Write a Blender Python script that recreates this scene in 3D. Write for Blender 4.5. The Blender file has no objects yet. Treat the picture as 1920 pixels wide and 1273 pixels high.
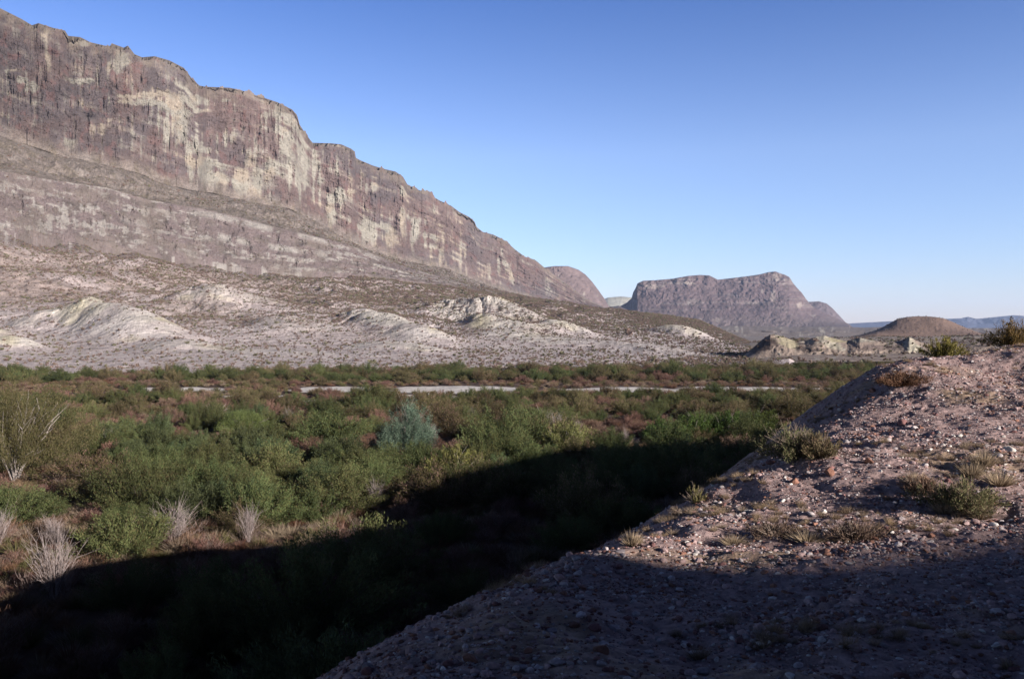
import bpy, math, random
import numpy as np
from mathutils import Vector

# ------------------------------------------------------------------ camera, world, sun, exposure
scene = bpy.context.scene
C = scene.collection
F = 1600.0           # focal length in photo pixels (photo 1920 wide)
YH = 620.0           # photo row of the true horizon
cam_d = bpy.data.cameras.new("camera"); cam = bpy.data.objects.new("camera", cam_d); C.objects.link(cam)
cam_d.sensor_width = 36; cam_d.lens = 36 * F / 1920
cam_d.shift_y = -(636.5 - YH) / 1920
cam_d.clip_start = 0.1; cam_d.clip_end = 80000
cam.location = (0, 0, 0); cam.rotation_euler = (math.radians(90), 0, 0)
scene.camera = cam

SUN_E = math.radians(16.0); TE = math.tan(SUN_E)
SX, SY = 0.80, -0.60                      # horizontal direction towards the sun
w = bpy.data.worlds.new("World"); scene.world = w; w.use_nodes = True
nt = w.node_tree; nt.nodes.clear()
sky = nt.nodes.new("ShaderNodeTexSky"); sky.sky_type = 'NISHITA'; sky.sun_disc = False
sky.sun_elevation = SUN_E; sky.sun_rotation = math.atan2(SX, SY)
sky.altitude = 600; sky.air_density = 1.0; sky.dust_density = 0.5; sky.ozone_density = 4.5
bg = nt.nodes.new("ShaderNodeBackground"); bg.inputs[1].default_value = 0.10
wo = nt.nodes.new("ShaderNodeOutputWorld")
film = nt.nodes.new("ShaderNodeMix"); film.data_type = 'RGBA'; film.blend_type = 'MULTIPLY'; film.inputs[0].default_value = 1
film.inputs[7].default_value = (1.17, 0.945, 1.0, 1)        # blue-sensitive slide film
wtc = nt.nodes.new("ShaderNodeTexCoord"); sep = nt.nodes.new("ShaderNodeSeparateXYZ"); ramp = nt.nodes.new("ShaderNodeValToRGB")
nt.links.new(wtc.outputs["Generated"], sep.inputs[0]); nt.links.new(sep.outputs[2], ramp.inputs[0])
els = ramp.color_ramp.elements                              # bright at the horizon as in dry air; overhead dimmed extra to cut fill
els[0].position = 0.0; els[0].color = (.82, .84, .90, 1); els[1].position = 1.0; els[1].color = (.03, .035, .055, 1)
for p_, c_ in ((.08, (.84, .86, .88)), (.20, (.90, .88, .88)), (.36, (.46, .58, .74)), (.50, (.10, .12, .18))):
    e_ = els.new(p_); e_.color = (*c_, 1)
dim = nt.nodes.new("ShaderNodeMix"); dim.data_type = 'RGBA'; dim.blend_type = 'MULTIPLY'; dim.inputs[0].default_value = 1
nt.links.new(sky.outputs[0], film.inputs[6]); nt.links.new(film.outputs[2], dim.inputs[6]); nt.links.new(ramp.outputs[0], dim.inputs[7]); nt.links.new(dim.outputs[2], bg.inputs[0]); nt.links.new(bg.outputs[0], wo.inputs[0])
sd = bpy.data.lights.new("sun", 'SUN'); sun = bpy.data.objects.new("sun", sd); C.objects.link(sun)
sd.energy = 5.0; sd.angle = math.radians(0.5); sd.color = (1.0, 0.91, 0.845)
sun.rotation_euler = Vector((SX * math.cos(SUN_E), SY * math.cos(SUN_E), math.sin(SUN_E))).to_track_quat('Z', 'Y').to_euler()
scene.view_settings.view_transform = 'Standard'; scene.view_settings.look = 'None'
scene.view_settings.exposure = 1.32; scene.view_settings.gamma = 1.0
scene.view_settings.use_curve_mapping = False
scene.cycles.max_bounces = 4; scene.cycles.diffuse_bounces = 1; scene.cycles.volume_bounces = 0
scene.cycles.transparent_max_bounces = 4

# ------------------------------------------------------------------ helpers
def _h(ix, iy, iz, seed):
    n = (ix * 374761393 + iy * 668265263 + iz * 2147483647 + seed * 974711) & 0xFFFFFFFF
    n = ((n ^ (n >> 13)) * 1274126177) & 0xFFFFFFFF
    n = ((n ^ (n >> 16)) * 2246822519) & 0xFFFFFFFF
    return ((n ^ (n >> 15)) & 0xFFFFFF) / float(0xFFFFFF) * 2 - 1
def noise(x, y, z=None, seed=0):
    x, y = np.broadcast_arrays(np.asarray(x, float), np.asarray(y, float))
    ix = np.floor(x).astype(np.int64); iy = np.floor(y).astype(np.int64)
    fx = x - ix; fy = y - iy; fx = fx*fx*(3-2*fx); fy = fy*fy*(3-2*fy)
    if z is None:
        a = _h(ix, iy, 0, seed); b = _h(ix+1, iy, 0, seed); c = _h(ix, iy+1, 0, seed); d = _h(ix+1, iy+1, 0, seed)
        return (a*(1-fx)+b*fx)*(1-fy) + (c*(1-fx)+d*fx)*fy
    z = np.broadcast_to(np.asarray(z, float), x.shape); iz = np.floor(z).astype(np.int64); fz = z - iz; fz = fz*fz*(3-2*fz)
    r = 0
    for k, wz in ((0, 1-fz), (1, fz)):
        a = _h(ix, iy, iz+k, seed); b = _h(ix+1, iy, iz+k, seed); c = _h(ix, iy+1, iz+k, seed); d = _h(ix+1, iy+1, iz+k, seed)
        r = r + wz * ((a*(1-fx)+b*fx)*(1-fy) + (c*(1-fx)+d*fx)*fy)
    return r
def fbm(x, y, o=4, seed=0, z=None, g=0.5):
    s = 0; a = 1; t = 0; x = np.asarray(x, float); y = np.asarray(y, float)
    for i in range(o):
        s = s + a * noise(x, y, z, seed + i * 17); t += a; a *= g
        x = x * 2.03 + 11.3; y = y * 2.03 - 7.1
        if z is not None: z = z * 2.03 + 3.7
    return s / t
def ridged(x, y, o=4, seed=0):
    s = 0; a = 1; t = 0; x = np.asarray(x, float); y = np.asarray(y, float)
    for i in range(o):
        s = s + a * (1 - np.abs(noise(x, y, None, seed + i*31)) * 2); t += a; a *= .5; x = x*2.1+5; y = y*2.1+9
    return s / t
def ss(a, b, x):
    t = np.clip((x - a) / (b - a), 0, 1); return t*t*(3-2*t)
def L(x, pts):
    return np.interp(x, [p[0] for p in pts], [p[1] for p in pts])
def mixc(a, b, t):
    return a * (1 - t[..., None]) + np.asarray(b, float) * t[..., None]

def mesh_np(name, verts, faces, mat, parent=None, col=None, smooth=False, link=True):
    me = bpy.data.meshes.new(name)
    verts = np.ascontiguousarray(verts, np.float32); faces = np.ascontiguousarray(faces, np.int32)
    k = faces.shape[1]
    me.vertices.add(len(verts)); me.vertices.foreach_set("co", verts.ravel())
    me.loops.add(faces.size); me.loops.foreach_set("vertex_index", faces.ravel())
    me.polygons.add(len(faces)); me.polygons.foreach_set("loop_start", np.arange(0, faces.size, k, dtype=np.int32))
    me.polygons.foreach_set("use_smooth", np.full(len(faces), smooth, bool))
    me.update(calc_edges=True)
    if col is not None:
        at = me.color_attributes.new("col", 'FLOAT_COLOR', 'POINT')
        c4 = np.ones((len(verts), 4), np.float32); c4[:, :3] = col
        at.data.foreach_set("color", c4.ravel())
    me.materials.append(mat)
    if not link: return me
    o = bpy.data.objects.new(name, me); C.objects.link(o)
    if parent: o.parent = parent
    return o
def grid_faces(nr, nc):
    i = np.arange(nr*nc).reshape(nr, nc)
    return np.stack([i[:-1, :-1], i[:-1, 1:], i[1:, 1:], i[1:, :-1]], -1).reshape(-1, 4)
def struct(o): o["kind"] = "structure"; return o
def tag(o, label, cat, group=None):
    o["label"] = label; o["category"] = cat
    if group: o["group"] = group
    return o
def empty(name, loc, rz=0.0, sc=1.0):
    o = bpy.data.objects.new(name, None); C.objects.link(o); o.location = loc
    o.rotation_euler = (0, 0, rz); o.scale = (sc, sc, sc); o.empty_display_size = .3
    return o

def mat_attr(name, rough=0.9, nscale=None, nstr=0.25, bump=0.0, bscale=1.0, bdist=1.0, rnd=0.0, rnd_sat=0.0, transl=0.0, tint=(1,1,1), spec=0.15):
    """colour attribute x tint, broken up by world-space noise, optional per-object variation and bump"""
    m = bpy.data.materials.new(name); m.use_nodes = True
    t = m.node_tree; N = t.nodes; K = t.links; p = N["Principled BSDF"]
    p.inputs["Roughness"].default_value = rough; p.inputs["Specular IOR Level"].default_value = spec
    a = N.new("ShaderNodeAttribute"); a.attribute_name = "col"
    mx = N.new("ShaderNodeMix"); mx.data_type = 'RGBA'; mx.blend_type = 'MULTIPLY'; mx.inputs[0].default_value = 1
    K.new(a.outputs["Color"], mx.inputs[6]); mx.inputs[7].default_value = (*tint, 1)
    cur = mx.outputs[2]
    tc = N.new("ShaderNodeNewGeometry")
    def nz(scale, det=6, r=.6):
        n = N.new("ShaderNodeTexNoise"); n.inputs["Scale"].default_value = scale
        n.inputs["Detail"].default_value = det; n.inputs["Roughness"].default_value = r
        K.new(tc.outputs["Position"], n.inputs["Vector"]); return n
    if nscale:
        n = nz(nscale); mr = N.new("ShaderNodeMapRange")
        mr.inputs[1].default_value = .3; mr.inputs[2].default_value = .7
        mr.inputs[3].default_value = 1 - nstr; mr.inputs[4].default_value = 1 + nstr
        K.new(n.outputs["Fac"], mr.inputs[0])
        v = N.new("ShaderNodeVectorMath"); v.operation = 'SCALE'
        K.new(cur, v.inputs[0]); K.new(mr.outputs[0], v.inputs["Scale"]); cur = v.outputs[0]
    if rnd or rnd_sat:
        oi = N.new("ShaderNodeObjectInfo"); hs = N.new("ShaderNodeHueSaturation")
        m1 = N.new("ShaderNodeMapRange"); m1.inputs[3].default_value = 1 - rnd; m1.inputs[4].default_value = 1 + rnd
        K.new(oi.outputs["Random"], m1.inputs[0]); K.new(m1.outputs[0], hs.inputs["Value"])
        mu = N.new("ShaderNodeMath"); mu.operation = 'MULTIPLY'; mu.inputs[1].default_value = 7.31
        fr = N.new("ShaderNodeMath"); fr.operation = 'FRACT'
        K.new(oi.outputs["Random"], mu.inputs[0]); K.new(mu.outputs[0], fr.inputs[0])
        m2 = N.new("ShaderNodeMapRange"); m2.inputs[3].default_value = .5 - rnd_sat; m2.inputs[4].default_value = .5 + rnd_sat
        K.new(fr.outputs[0], m2.inputs[0]); K.new(m2.outputs[0], hs.inputs["Hue"])
        K.new(cur, hs.inputs["Color"]); cur = hs.outputs[0]
    K.new(cur, p.inputs["Base Color"])
    if bump:
        n = nz(bscale, 8, .65); b = N.new("ShaderNodeBump"); b.inputs["Strength"].default_value = bump
        b.inputs["Distance"].default_value = bdist
        K.new(n.outputs["Fac"], b.inputs["Height"]); K.new(b.outputs[0], p.inputs["Normal"])
    if transl:
        tr = N.new("ShaderNodeBsdfTranslucent"); K.new(cur, tr.inputs[0])
        ms = N.new("ShaderNodeMixShader"); ms.inputs[0].default_value = transl
        K.new(p.outputs[0], ms.inputs[1]); K.new(tr.outputs[0], ms.inputs[2]); K.new(ms.outputs[0], N["Material Output"].inputs[0])
    return m

M_rock = mat_attr("cliff_rock", tint=(.70,.69,.70), nscale=.06, nstr=.22, bump=.9, bscale=.09, bdist=5)
M_hill = mat_attr("desert_soil", tint=(.80,.79,.79), nscale=.25, nstr=.18, bump=.7, bscale=.3, bdist=1.2)
M_far = mat_attr("far_rock", tint=(.80,.79,.79), nscale=.02, nstr=.22, bump=.8, bscale=.03, bdist=12)
M_floor = mat_attr("valley_soil", tint=(.75,.75,.75), nscale=.5, nstr=.3, bump=.6, bscale=1.5, bdist=.3)
M_slope = mat_attr("gravel_soil", tint=(.84,.82,.82), nscale=9, nstr=.35, bump=.8, bscale=28, bdist=.03)
M_stone = mat_attr("stone", tint=(.86,.84,.84), nscale=40, nstr=.25, bump=.5, bscale=60, bdist=.01, rnd=.25)
M_leaf = mat_attr("green_leaf", tint=(.92,.90,.90), nscale=.8, nstr=.3, rnd=.3, rnd_sat=.025, transl=.18)
M_dry = mat_attr("dry_twig", tint=(.88,.86,.86), nscale=.9, nstr=.25, rnd=.22, rnd_sat=.012, transl=.1)
M_wood = mat_attr("bare_wood", nscale=6, nstr=.3, rnd=.15)
M_scrub = mat_attr("scrub", nscale=.5, nstr=.25)
M_grass = mat_attr("straw_grass", nscale=3, nstr=.25, rnd=.15, transl=.15)

# ------------------------------------------------------------------ image <-> world (camera at the origin, level)
def P(px, py, D):
    return np.stack([(px - 960) / F * D, D + 0 * px, (YH - py) / F * D], -1)

def layer(xs, knots, rows):
    """knots: list of (y points, depth points); surface through them, one column per xs"""
    ys = [L(xs, k[0]) for k in knots]; ds = [L(xs, k[1]) for k in knots]
    PY = []; DD = []; SEG = []; T = []
    for i, n in enumerate(rows):
        last = i == len(rows) - 1
        for j in range(n + (1 if last else 0)):
            t = j / n
            z0 = (YH - ys[i]) * ds[i]; z1 = (YH - ys[i+1]) * ds[i+1]
            d = ds[i] * (1-t) + ds[i+1] * t; z = z0 * (1-t) + z1 * t
            PY.append(YH - z / d); DD.append(d); SEG.append(np.full(len(xs), i)); T.append(np.full(len(xs), t))
    return np.array(PY), np.array(DD), np.array(SEG), np.array(T)

rng = np.random.default_rng(7)
FLOOR = -16.0

# ------------------------------------------------------------------ MAIN CLIFF with talus and foothills
crest = [(-700,-330),(-300,-120),(-60,-8),(0,18),(40,38),(60,50),(72,46),(100,55),(122,60),(128,70),(150,72),(170,82),(205,90),(210,84),(232,92),(240,88),(252,104),(266,110),(290,108),(318,116),(345,130),(360,150),(374,163),(385,165),(430,167),(450,171),(480,181),(520,194),(548,208),(557,218),(562,236),(572,252),(586,270),(620,271),(640,273),(658,281),(666,287),(667,298),(676,303),(700,313),(720,319),(742,324),(756,334),(764,348),(782,357),(806,367),(824,378),(846,388),(862,400),(880,409),(890,418),(894,428),(905,437),(925,442),(945,452),(953,458),(966,470),(985,484),(1003,489),(1020,503),(1045,522),(1070,540),(1100,562),(1145,584),(1250,606),(1700,640)]
cbase = [(-700,190),(-300,225),(0,255),(100,290),(200,310),(260,326),(300,342),(350,357),(400,364),(480,380),(540,392),(600,418),(640,444),(690,470),(760,490),(840,505),(900,530),(960,550),(1040,572),(1145,586),(1250,608),(1700,642)]
crestD = [(-700,760),(-300,920),(0,1100),(200,1240),(372,1400),(388,1500),(555,1680),(588,1790),(660,1880),(672,1960),(756,2120),(770,2200),(890,2560),(900,2640),(1000,3150),(1145,4000),(1700,4400)]
def f_(pts, k, add=0): return [(a, b*k+add) for a, b in pts]
toe_y = [(-700,703),(0,700),(600,699),(1000,690),(1400,685),(1700,680)]
toe_D = [(x, -FLOOR * F / (y - YH)) for x, y in toe_y]
K = [
 ([(x, y+28) for x, y in toe_y], [(x, d*.86) for x, d in toe_D]),
 (toe_y, toe_D),
 ([(-700,640),(0,645),(600,650),(1000,655),(1400,660),(1700,664)], [(-700,440),(0,455),(600,520),(1000,560),(1400,620),(1700,700)]),
 ([(-700,560),(0,585),(300,588),(600,596),(900,598),(1145,612),(1300,628),(1420,640),(1700,648)], [(-700,560),(0,580),(600,700),(900,820),(1145,950),(1400,1000),(1700,1100)]),
 ([(-700,470),(0,500),(200,505),(400,540),(600,545),(750,545),(900,556),(1060,570),(1145,582),(1250,592),(1330,606),(1430,626),(1700,640)], [(-700,620),(0,690),(600,1000),(900,1250),(1145,1400),(1400,1500),(1700,1500)]),
 ([(-700,400),(0,436),(200,466),(300,478),(420,498),(520,510),(700,520),(800,530),(900,545),(1145,583),(1700,641)], [(-700,660),(0,790),(600,1130),(900,1500),(1145,2200),(1700,2500)]),
 ([(-700,290),(0,320),(100,338),(200,352),(280,375),(400,395),(500,420),(600,445),(680,468),(760,500),(900,540),(1145,584.5),(1700,641.5)], [(-700,690),(0,830),(600,1190),(900,1620),(1145,2600),(1700,3000)]),
 (cbase, f_(crestD, .945)),
 (crest, crestD),
 ([(x, y - 2) for x, y in crest], f_(crestD, 1.25)),
 ([(x, 640) for x, y in crest], f_(crestD, 1.6)),
]
xs = np.concatenate([np.linspace(-700, -40, 150)[:-1], np.linspace(-40, 1500, 1400), np.linspace(1500, 1700, 60)[1:]])
rows = [8, 60, 90, 80, 70, 110, 70, 240, 10, 6]
cj = fbm(xs/5, xs*0+2, 3, 14, g=.65)*3.5 + np.round(fbm(xs/13, xs*0+9, 2, 15)*3.2)*2.6 + np.round(fbm(xs/5, xs*0+9, 2, 16)*2.2)*1.4
K[8] = (list(zip(xs, L(xs, crest) + cj*ss(1200, 900, xs))), crestD)
for i_, (yp, dp) in enumerate(K[1:8] + K[8:]):
    y13 = float(L(np.float64(1310), yp)); K[i_+1] = ([p for p in yp if p[0] < 1310] + [(1310, y13), (1400, max(y13, 640)), (1480, 672), (1560, 710), (1700, 740)], dp)
PY, DD, SEG, T = layer(xs, K, rows)
PX = np.broadcast_to(xs, PY.shape)
Tc = L(xs, crest)[None, :]; Bc = L(xs, cbase)[None, :]
tm = np.clip((PY - Bc) / (Tc - Bc - 1e-6), 0, 1)               # 0 base .. 1 crest of the main face
iscl = (SEG == 7).astype(float); isled = (SEG == 5).astype(float)
fade = ss(1200, 1080, PX)
# strata: the face steps back in ledges, more or less steep bed by bed
tt = np.linspace(0, 1, 400); bed = (fbm(tt*26, tt*0+3, 2, 5) > -.12) * 1.0 * .85 + .15
bed2 = 1.0 / bed; cum = np.cumsum(1/ (bed + .02)); cum = (cum - cum[0]) / (cum[-1] - cum[0])
tw = np.clip(tm + .02 * fbm(PX/70, tm*3, 3, 8), 0, 1)
stair = np.interp(tw, tt, cum)
face_t = np.where(SEG == 7, T*.45 + stair*.55, 0)
DbB = L(xs, f_(crestD, .945))[None, :]; DbT = L(xs, crestD)[None, :]
zc = (YH - PY) * DD / F
DD2 = np.where(SEG == 7, DbB + (DbT - DbB) * face_t, DD)
# buttresses, flutes, cracks
along = np.interp(xs, [-700, 0, 600, 1145], [-14, 0, 22, 52])[None, :] * np.ones_like(PY)
envf = np.where(SEG == 7, np.sin(np.pi*np.clip(tm, 0, 1))**.35, 0) * fade
Dd = DD2 / 1400
fl = 30*fbm(along*.4, tm*1.0, 3, 21) + 4*ridged(along*1.3, tm*2.2+3, 3, 22) + 4.5*fbm(along*4, tm*9, 5, 23, g=.6) + 5 * fbm(along*1.6, tm*30, 4, 24)
crack = np.clip(ridged(along*1.9 + .2*fbm(along*3, tm*5, 2, 3), tm*.8, 2, 77) - .90, 0, 1) * 110
blk_ = .30*(9*np.round(fbm(along*1.1, tm*24, 3, 25)*3.5)/3.5 + 7*np.round(fbm(along*4.5, tm*6, 3, 26)*3)/3 + 5*np.round(fbm(along*11, tm*15, 2, 27)*2.5)/2.5) + 2.2*np.round(fbm(along*.8, tm*34, 2, 28)*3)/3 + 6*fbm(along*.5, tm*13, 3, 35)*ss(-.1, .3, fbm(along*1.3, tm*4, 2, 36))
fl = fl*.8 + blk_
DD2 = DD2 + envf * Dd * (fl + crack * ss(0, .35, fbm(along, tm*4, 2, 71))*.7)
tl = np.where(SEG == 5, T, 0)
st2 = np.floor(tl*3.999)/4 + np.clip((tl*4 - np.floor(tl*3.999))*1.6 - .6, 0, 1)/4
envl = isled * np.sin(np.pi*tl)**.3 * fade
D5 = L(xs, K[5][1])[None, :]; D6 = L(xs, K[6][1])[None, :]
DD2 = np.where(SEG == 5, D5 + (D6 - D5) * (1 - (1-tl) * .5 - .5*(1-st2)) , DD2)
DD2 = DD2 + envl * Dd * (10*fbm(along*1.6, tl*4, 4, 31) + 3.0*np.round(fbm(along*1.0, tl*12, 3, 32)*3)/3 + 1.4*np.round(fbm(along*6, tl*8, 3, 33)*2.5)/2.5)
X = (PX - 960) / F * DD2; Y = DD2; Z = zc.copy()
# talus and foothill relief: gullies run down the fall line
low = ((SEG >= 1) & (SEG <= 4)).astype(float); tal = (SEG == 6).astype(float)
hgt = np.clip((Z - FLOOR) / 40, 0, 1)
gul = ridged(X/55 + fbm(X/90, Y/90, 3, 4)*.9, Y/150, 4, 41)
gl2 = ridged(X/17 + fbm(X/30, Y/30, 3, 6)*.7, Y/60, 3, 43)
Z = Z + low * hgt * fade**.2 * (-6.5*gul*ss(0, .5, hgt) - 1.5*gl2 + 6*fbm(X/130, Y/130, 4, 44)) + low*.5*fbm(X/6, Y/6, 3, 46)*hgt
Z = Z + tal * np.sin(np.pi*T) * (8*fbm(X/60, Y/140, 4, 47) - 7*gul - 3*gl2 + 4*fbm(X/9, Y/12, 4, 48, g=.6)) * fade
# pale badland mounds (crest pixel x, y, depth, radius px, y-stretch)
pale = np.zeros_like(Z); yel = np.zeros_like(Z)
mounds = [(150,540,560,62,1.3,.9),(215,562,540,70,1.3,1),(265,590,510,85,1.3,.9),(60,570,540,30,1.5,.5),(20,628,430,44,1.2,.9),(-90,600,470,90,1,.9),(330,640,450,70,1.6,.5),
          (395,540,740,60,1.6,.55),(455,548,780,70,1.5,.45),(560,600,620,70,1.5,.25),(690,578,680,48,1.6,1),(735,592,640,48,1.6,1),(790,612,590,56,1.5,.9),(740,640,500,80,1.3,.8),(470,655,450,120,1,.5),
          (900,562,920,75,1.5,.8),(850,583,860,50,1.5,.75),(975,574,880,70,1.5,.5),(905,602,740,38,1.6,.95),(960,600,720,70,1.3,.85),(1045,596,760,50,1.5,.9),(1000,630,640,90,1.3,.75),(1275,596,900,40,1.2,.9),(1150,640,600,80,1.3,.4),(1230,648,560,60,1.3,.4)]
for i, (mx, my, md, mr, ysx, pl) in enumerate(mounds):
    cx = (mx-960)/F*md; cz = (YH-my)/F*md; R = mr/F*md * 1.15
    ci = int(np.argmin(np.abs(xs-mx))); rows_ = np.where((SEG[:, ci] >= 1) & (SEG[:, ci] <= 4))[0]; ri = rows_[int(np.argmin(np.abs(Y[rows_, ci]-md)))]
    h = min(cz - Z[ri, ci], .44*R)
    dx = X-cx; dy = Y-md; dx = dx + .25*dy
    r = np.hypot(dx, dy/ysx)/R; th = np.arctan2(dy, dx)
    r = r*(1 + .22*fbm(th*1.1+i*9, r*1.2, 2, 50+i)) + .022*ridged(th*3+i, r*.7, 2, 90+i)*ss(.2, .7, r)
    okm = (SEG >= 1) & (SEG <= 4)
    if h > 0: Z = Z + okm*h*np.exp(-(np.abs(r)**2.4)*1.1)
    pale = np.maximum(pale, .8*okm*pl*ss(1.15, .72, r + .45*fbm(X/16, Y/16, 4, 60+i) + .30*ss(0, -1.2, -dy/R)*(1)))
# ---- rock colour, with a lens vignette painted in at the left
n_st = fbm(PX/5.5, tm*3.2 + PX/300, 4, 101); n_bd = fbm(PX/45, tm*22, 4, 102); n_bl = fbm(PX/26, tm*8, 4, 103); n_f = fbm(PX/2.2, PY/2.6, 3, 104)
n_w = fbm(PX/20, PY/20, 4, 105)
def patch(cx, cy, rx, ry, slant=0):
    u = (PX - cx - slant*(PY-cy)) / rx + .8*n_st + .5*n_w; v = (PY - cy) / ry + .7*n_bd + .7*n_w
    return np.clip(1.45 - np.sqrt(u*u + v*v), 0, 1)
pp = np.zeros_like(Z)
for a in [(335,215,34,50,0),(318,178,26,14,0),(375,300,22,55,.1),(405,335,24,32,0),(455,350,26,32,0),(487,345,30,36,0),(540,270,16,60,.15),(565,310,16,50,0),(560,245,22,16,0),
          (365,185,30,8,0),(360,205,40,6,0),(230,115,15,22,.1),(215,130,14,12,0),(88,110,7,45,.2),(150,80,22,7,0),(85,62,12,7,0),(430,250,15,20,0),(470,300,12,20,0),(505,315,22,16,0),
          (240,340,18,10,0),(185,245,14,12,0),(130,270,10,14,.2),(60,165,18,8,0),(150,150,26,5,.3),(620,400,14,26,0),(640,370,10,20,0),(690,430,24,26,0),(725,440,24,28,0),(755,400,9,38,0),(775,430,13,36,0),
          (828,465,6,36,0),(808,455,14,16,0),(700,350,12,14,0),(590,310,8,28,0),(870,470,5,18,0),(935,500,5,14,0),(955,510,6,18,.3),(600,340,12,10,0),(660,360,16,6,0),(520,215,30,6,0),(545,225,26,8,0),(425,185,12,4,0),
          (40,150,14,5,0),(20,130,12,4,.3),(260,195,40,5,0),(240,185,30,4,0),(280,180,18,5,0)]:
    pp = np.maximum(pp, patch(*a))
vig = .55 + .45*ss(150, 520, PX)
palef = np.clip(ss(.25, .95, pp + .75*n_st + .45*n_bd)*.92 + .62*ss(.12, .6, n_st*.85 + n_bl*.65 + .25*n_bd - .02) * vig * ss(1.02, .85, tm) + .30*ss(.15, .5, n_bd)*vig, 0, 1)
n_f = n_f + .6*fbm(PX/1.1, PY/1.0, 2, 119)
c_var = np.array([.128, .096, .088]); c_var2 = np.array([.108, .091, .090]); c_pale = np.array([.255, .245, .205]); c_cream = np.array([.285, .25, .195])
col = mixc(np.broadcast_to(c_var, Z.shape + (3,)).copy(), c_var2, ss(-.2, .3, fbm(PX/60, PY/50, 3, 110) + .25*ss(380, 60, PX) - .08))
pc = mixc(np.broadcast_to(c_pale, col.shape).copy(), c_cream, ss(.0, .4, fbm(PX/30, PY/30, 3, 111) + .2*ss(320, 380, PY)))
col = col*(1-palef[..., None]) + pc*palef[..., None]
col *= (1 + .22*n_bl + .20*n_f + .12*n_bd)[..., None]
col *= L(PX, [(0, .66), (180, .78), (340, 1.0)])[..., None]  # left end darker: varnish, plus lens vignette painted into the colour
red = ss(.15, .5, fbm(PX/9, tm*16, 3, 112)); col = mixc(col, (.17, .085, .075), red*.30*(1-palef))
# talus colour
tcol = np.broadcast_to(np.array([.170, .146, .126]), col.shape).copy()
tcol = mixc(tcol, (.100, .086, .055), ss(-.05, .4, fbm(X/9, Y/12, 4, 120)) * .5)
tcol = mixc(tcol, (.20, .18, .16), ss(.1, .5, fbm(X/14, Y/30, 4, 121)) * .6)
tcol *= (.96 + .55*fbm(PX/1.3, PY/1.1, 3, 127) + .25*fbm(PX/9, PY/5, 3, 137))[..., None]
# lower ledges: broken pale bands in brown-grey rock
bandn = fbm(PX/90, tl*9, 4, 122); blk = fbm(PX/13, tl*16, 4, 123); vst = fbm(PX/4, tl*3, 3, 124)
lp = ss(.16, .42, bandn*.75 + blk*.6 + vst*.25)*.9
lcol = np.broadcast_to(np.array([.140, .115, .110]), col.shape).copy()
lcol = mixc(lcol, (.10, .088, .075), ss(0, .4, fbm(PX/18, tl*8, 4, 125))*.6)
lp = np.maximum(lp, ss(.80, .88, tl)*ss(1.0, .94, tl)*ss(-.15, .25, fbm(PX/26, tl*2, 3, 129))*ss(300, 450, PX)); lp = np.maximum(lp, ss(.42, .5, tl)*ss(.62, .54, tl)*ss(0, .3, fbm(PX/30, tl*2, 3, 139))*ss(180, 300, PX))
lcol = mixc(lcol, (.27, .26, .235), lp*.85); lcol *= (1 + .35*fbm(PX/1.3, PY/1.1, 3, 128))[..., None]
lcol = mixc(lcol, tcol.mean((0, 1)), .45*ss(-.1, .35, fbm(PX/40, tl*5, 3, 126)))
# foothills: grey-pink gravel under brown scrub
gcol = np.broadcast_to(np.array([.31, .265, .24]), col.shape).copy()
gcol = mixc(gcol, (.205, .170, .152), ss(-4, 32, Z + 18*fbm(X/60, Y/60, 4, 130))*.85)
scr = ss(-.15, .4, fbm(X/45, Y/45, 4, 131) + .5*gul - .25 + ss(10, 40, Z)*.35)
gcol = mixc(gcol, (.150, .112, .086), scr*.5*(1-pale)*ss(-12, 5, Z))
pcol = np.broadcast_to(np.array([.36, .335, .275]), col.shape).copy()
ypat = ss(.12, .42, fbm(X/26, Y/26, 3, 132) - .1)
for (cx, cy, rx, ry, sl) in [(135,600,28,28,.7),(15,648,22,16,0),(885,615,40,14,-.8),(1045,610,30,9,.4),(1035,632,45,8,0),(690,585,22,8,0),(175,590,22,30,.4)]:
    u = (PX-cx-sl*(PY-cy))/rx; v = (PY-cy)/ry; ypat = np.maximum(ypat, np.clip(1.4-np.sqrt(u*u+v*v)+.3*n_w, 0, 1))
pcol = mixc(pcol, (.36, .325, .19), np.clip(ypat, 0, 1)*.8)
pcol = mixc(pcol, (.24, .20, .185), ss(.1, .45, fbm(X/12, Y/22, 3, 133))*.55)
gcol = gcol*(1-pale[..., None]) + pcol*pale[..., None]
gcol = mixc(gcol, (.33, .295, .265), ss(.05, .4, fbm(X/22, Y/22, 4, 134))*.6*ss(30, 0, Z))
gcol *= (1 + .16*fbm(X/3, Y/3, 3, 135) + .30*fbm(PX/1.4, PY/1.1, 2, 136))[..., None]
gcol *= np.array([1.50, 1.55, 1.62]); wl = ss(.55, 1, T)*(SEG == 4)
full = np.where((SEG >= 7)[..., None], col, np.where((SEG == 6)[..., None], tcol, np.where((SEG == 5)[..., None], lcol, gcol)))
full = full*(1-wl[..., None]) + lcol*wl[..., None]
bm_ = ss(.0, .14, tm + .05*n_w)*(SEG == 7); full = np.where((SEG == 7)[..., None], tcol*(1-bm_[..., None]) + col*bm_[..., None], full)
top = .55*ss(.90, 1.02, tm + .14*n_w + .05*n_f)*(SEG == 7); full = full*(1-top[..., None]) + np.array([.150, .128, .10])*top[..., None]
full = np.where((SEG >= 8)[..., None], np.array([.16, .138, .11]), full)
cliffV = np.stack([X, Y, Z], -1); nr, nc = Z.shape
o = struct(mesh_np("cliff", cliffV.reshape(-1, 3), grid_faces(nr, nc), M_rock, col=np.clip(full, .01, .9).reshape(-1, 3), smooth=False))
foot = dict(X=X, Y=Y, Z=Z, SEG=SEG, pale=pale, scr=scr, PX=PX, PY=PY)

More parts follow.
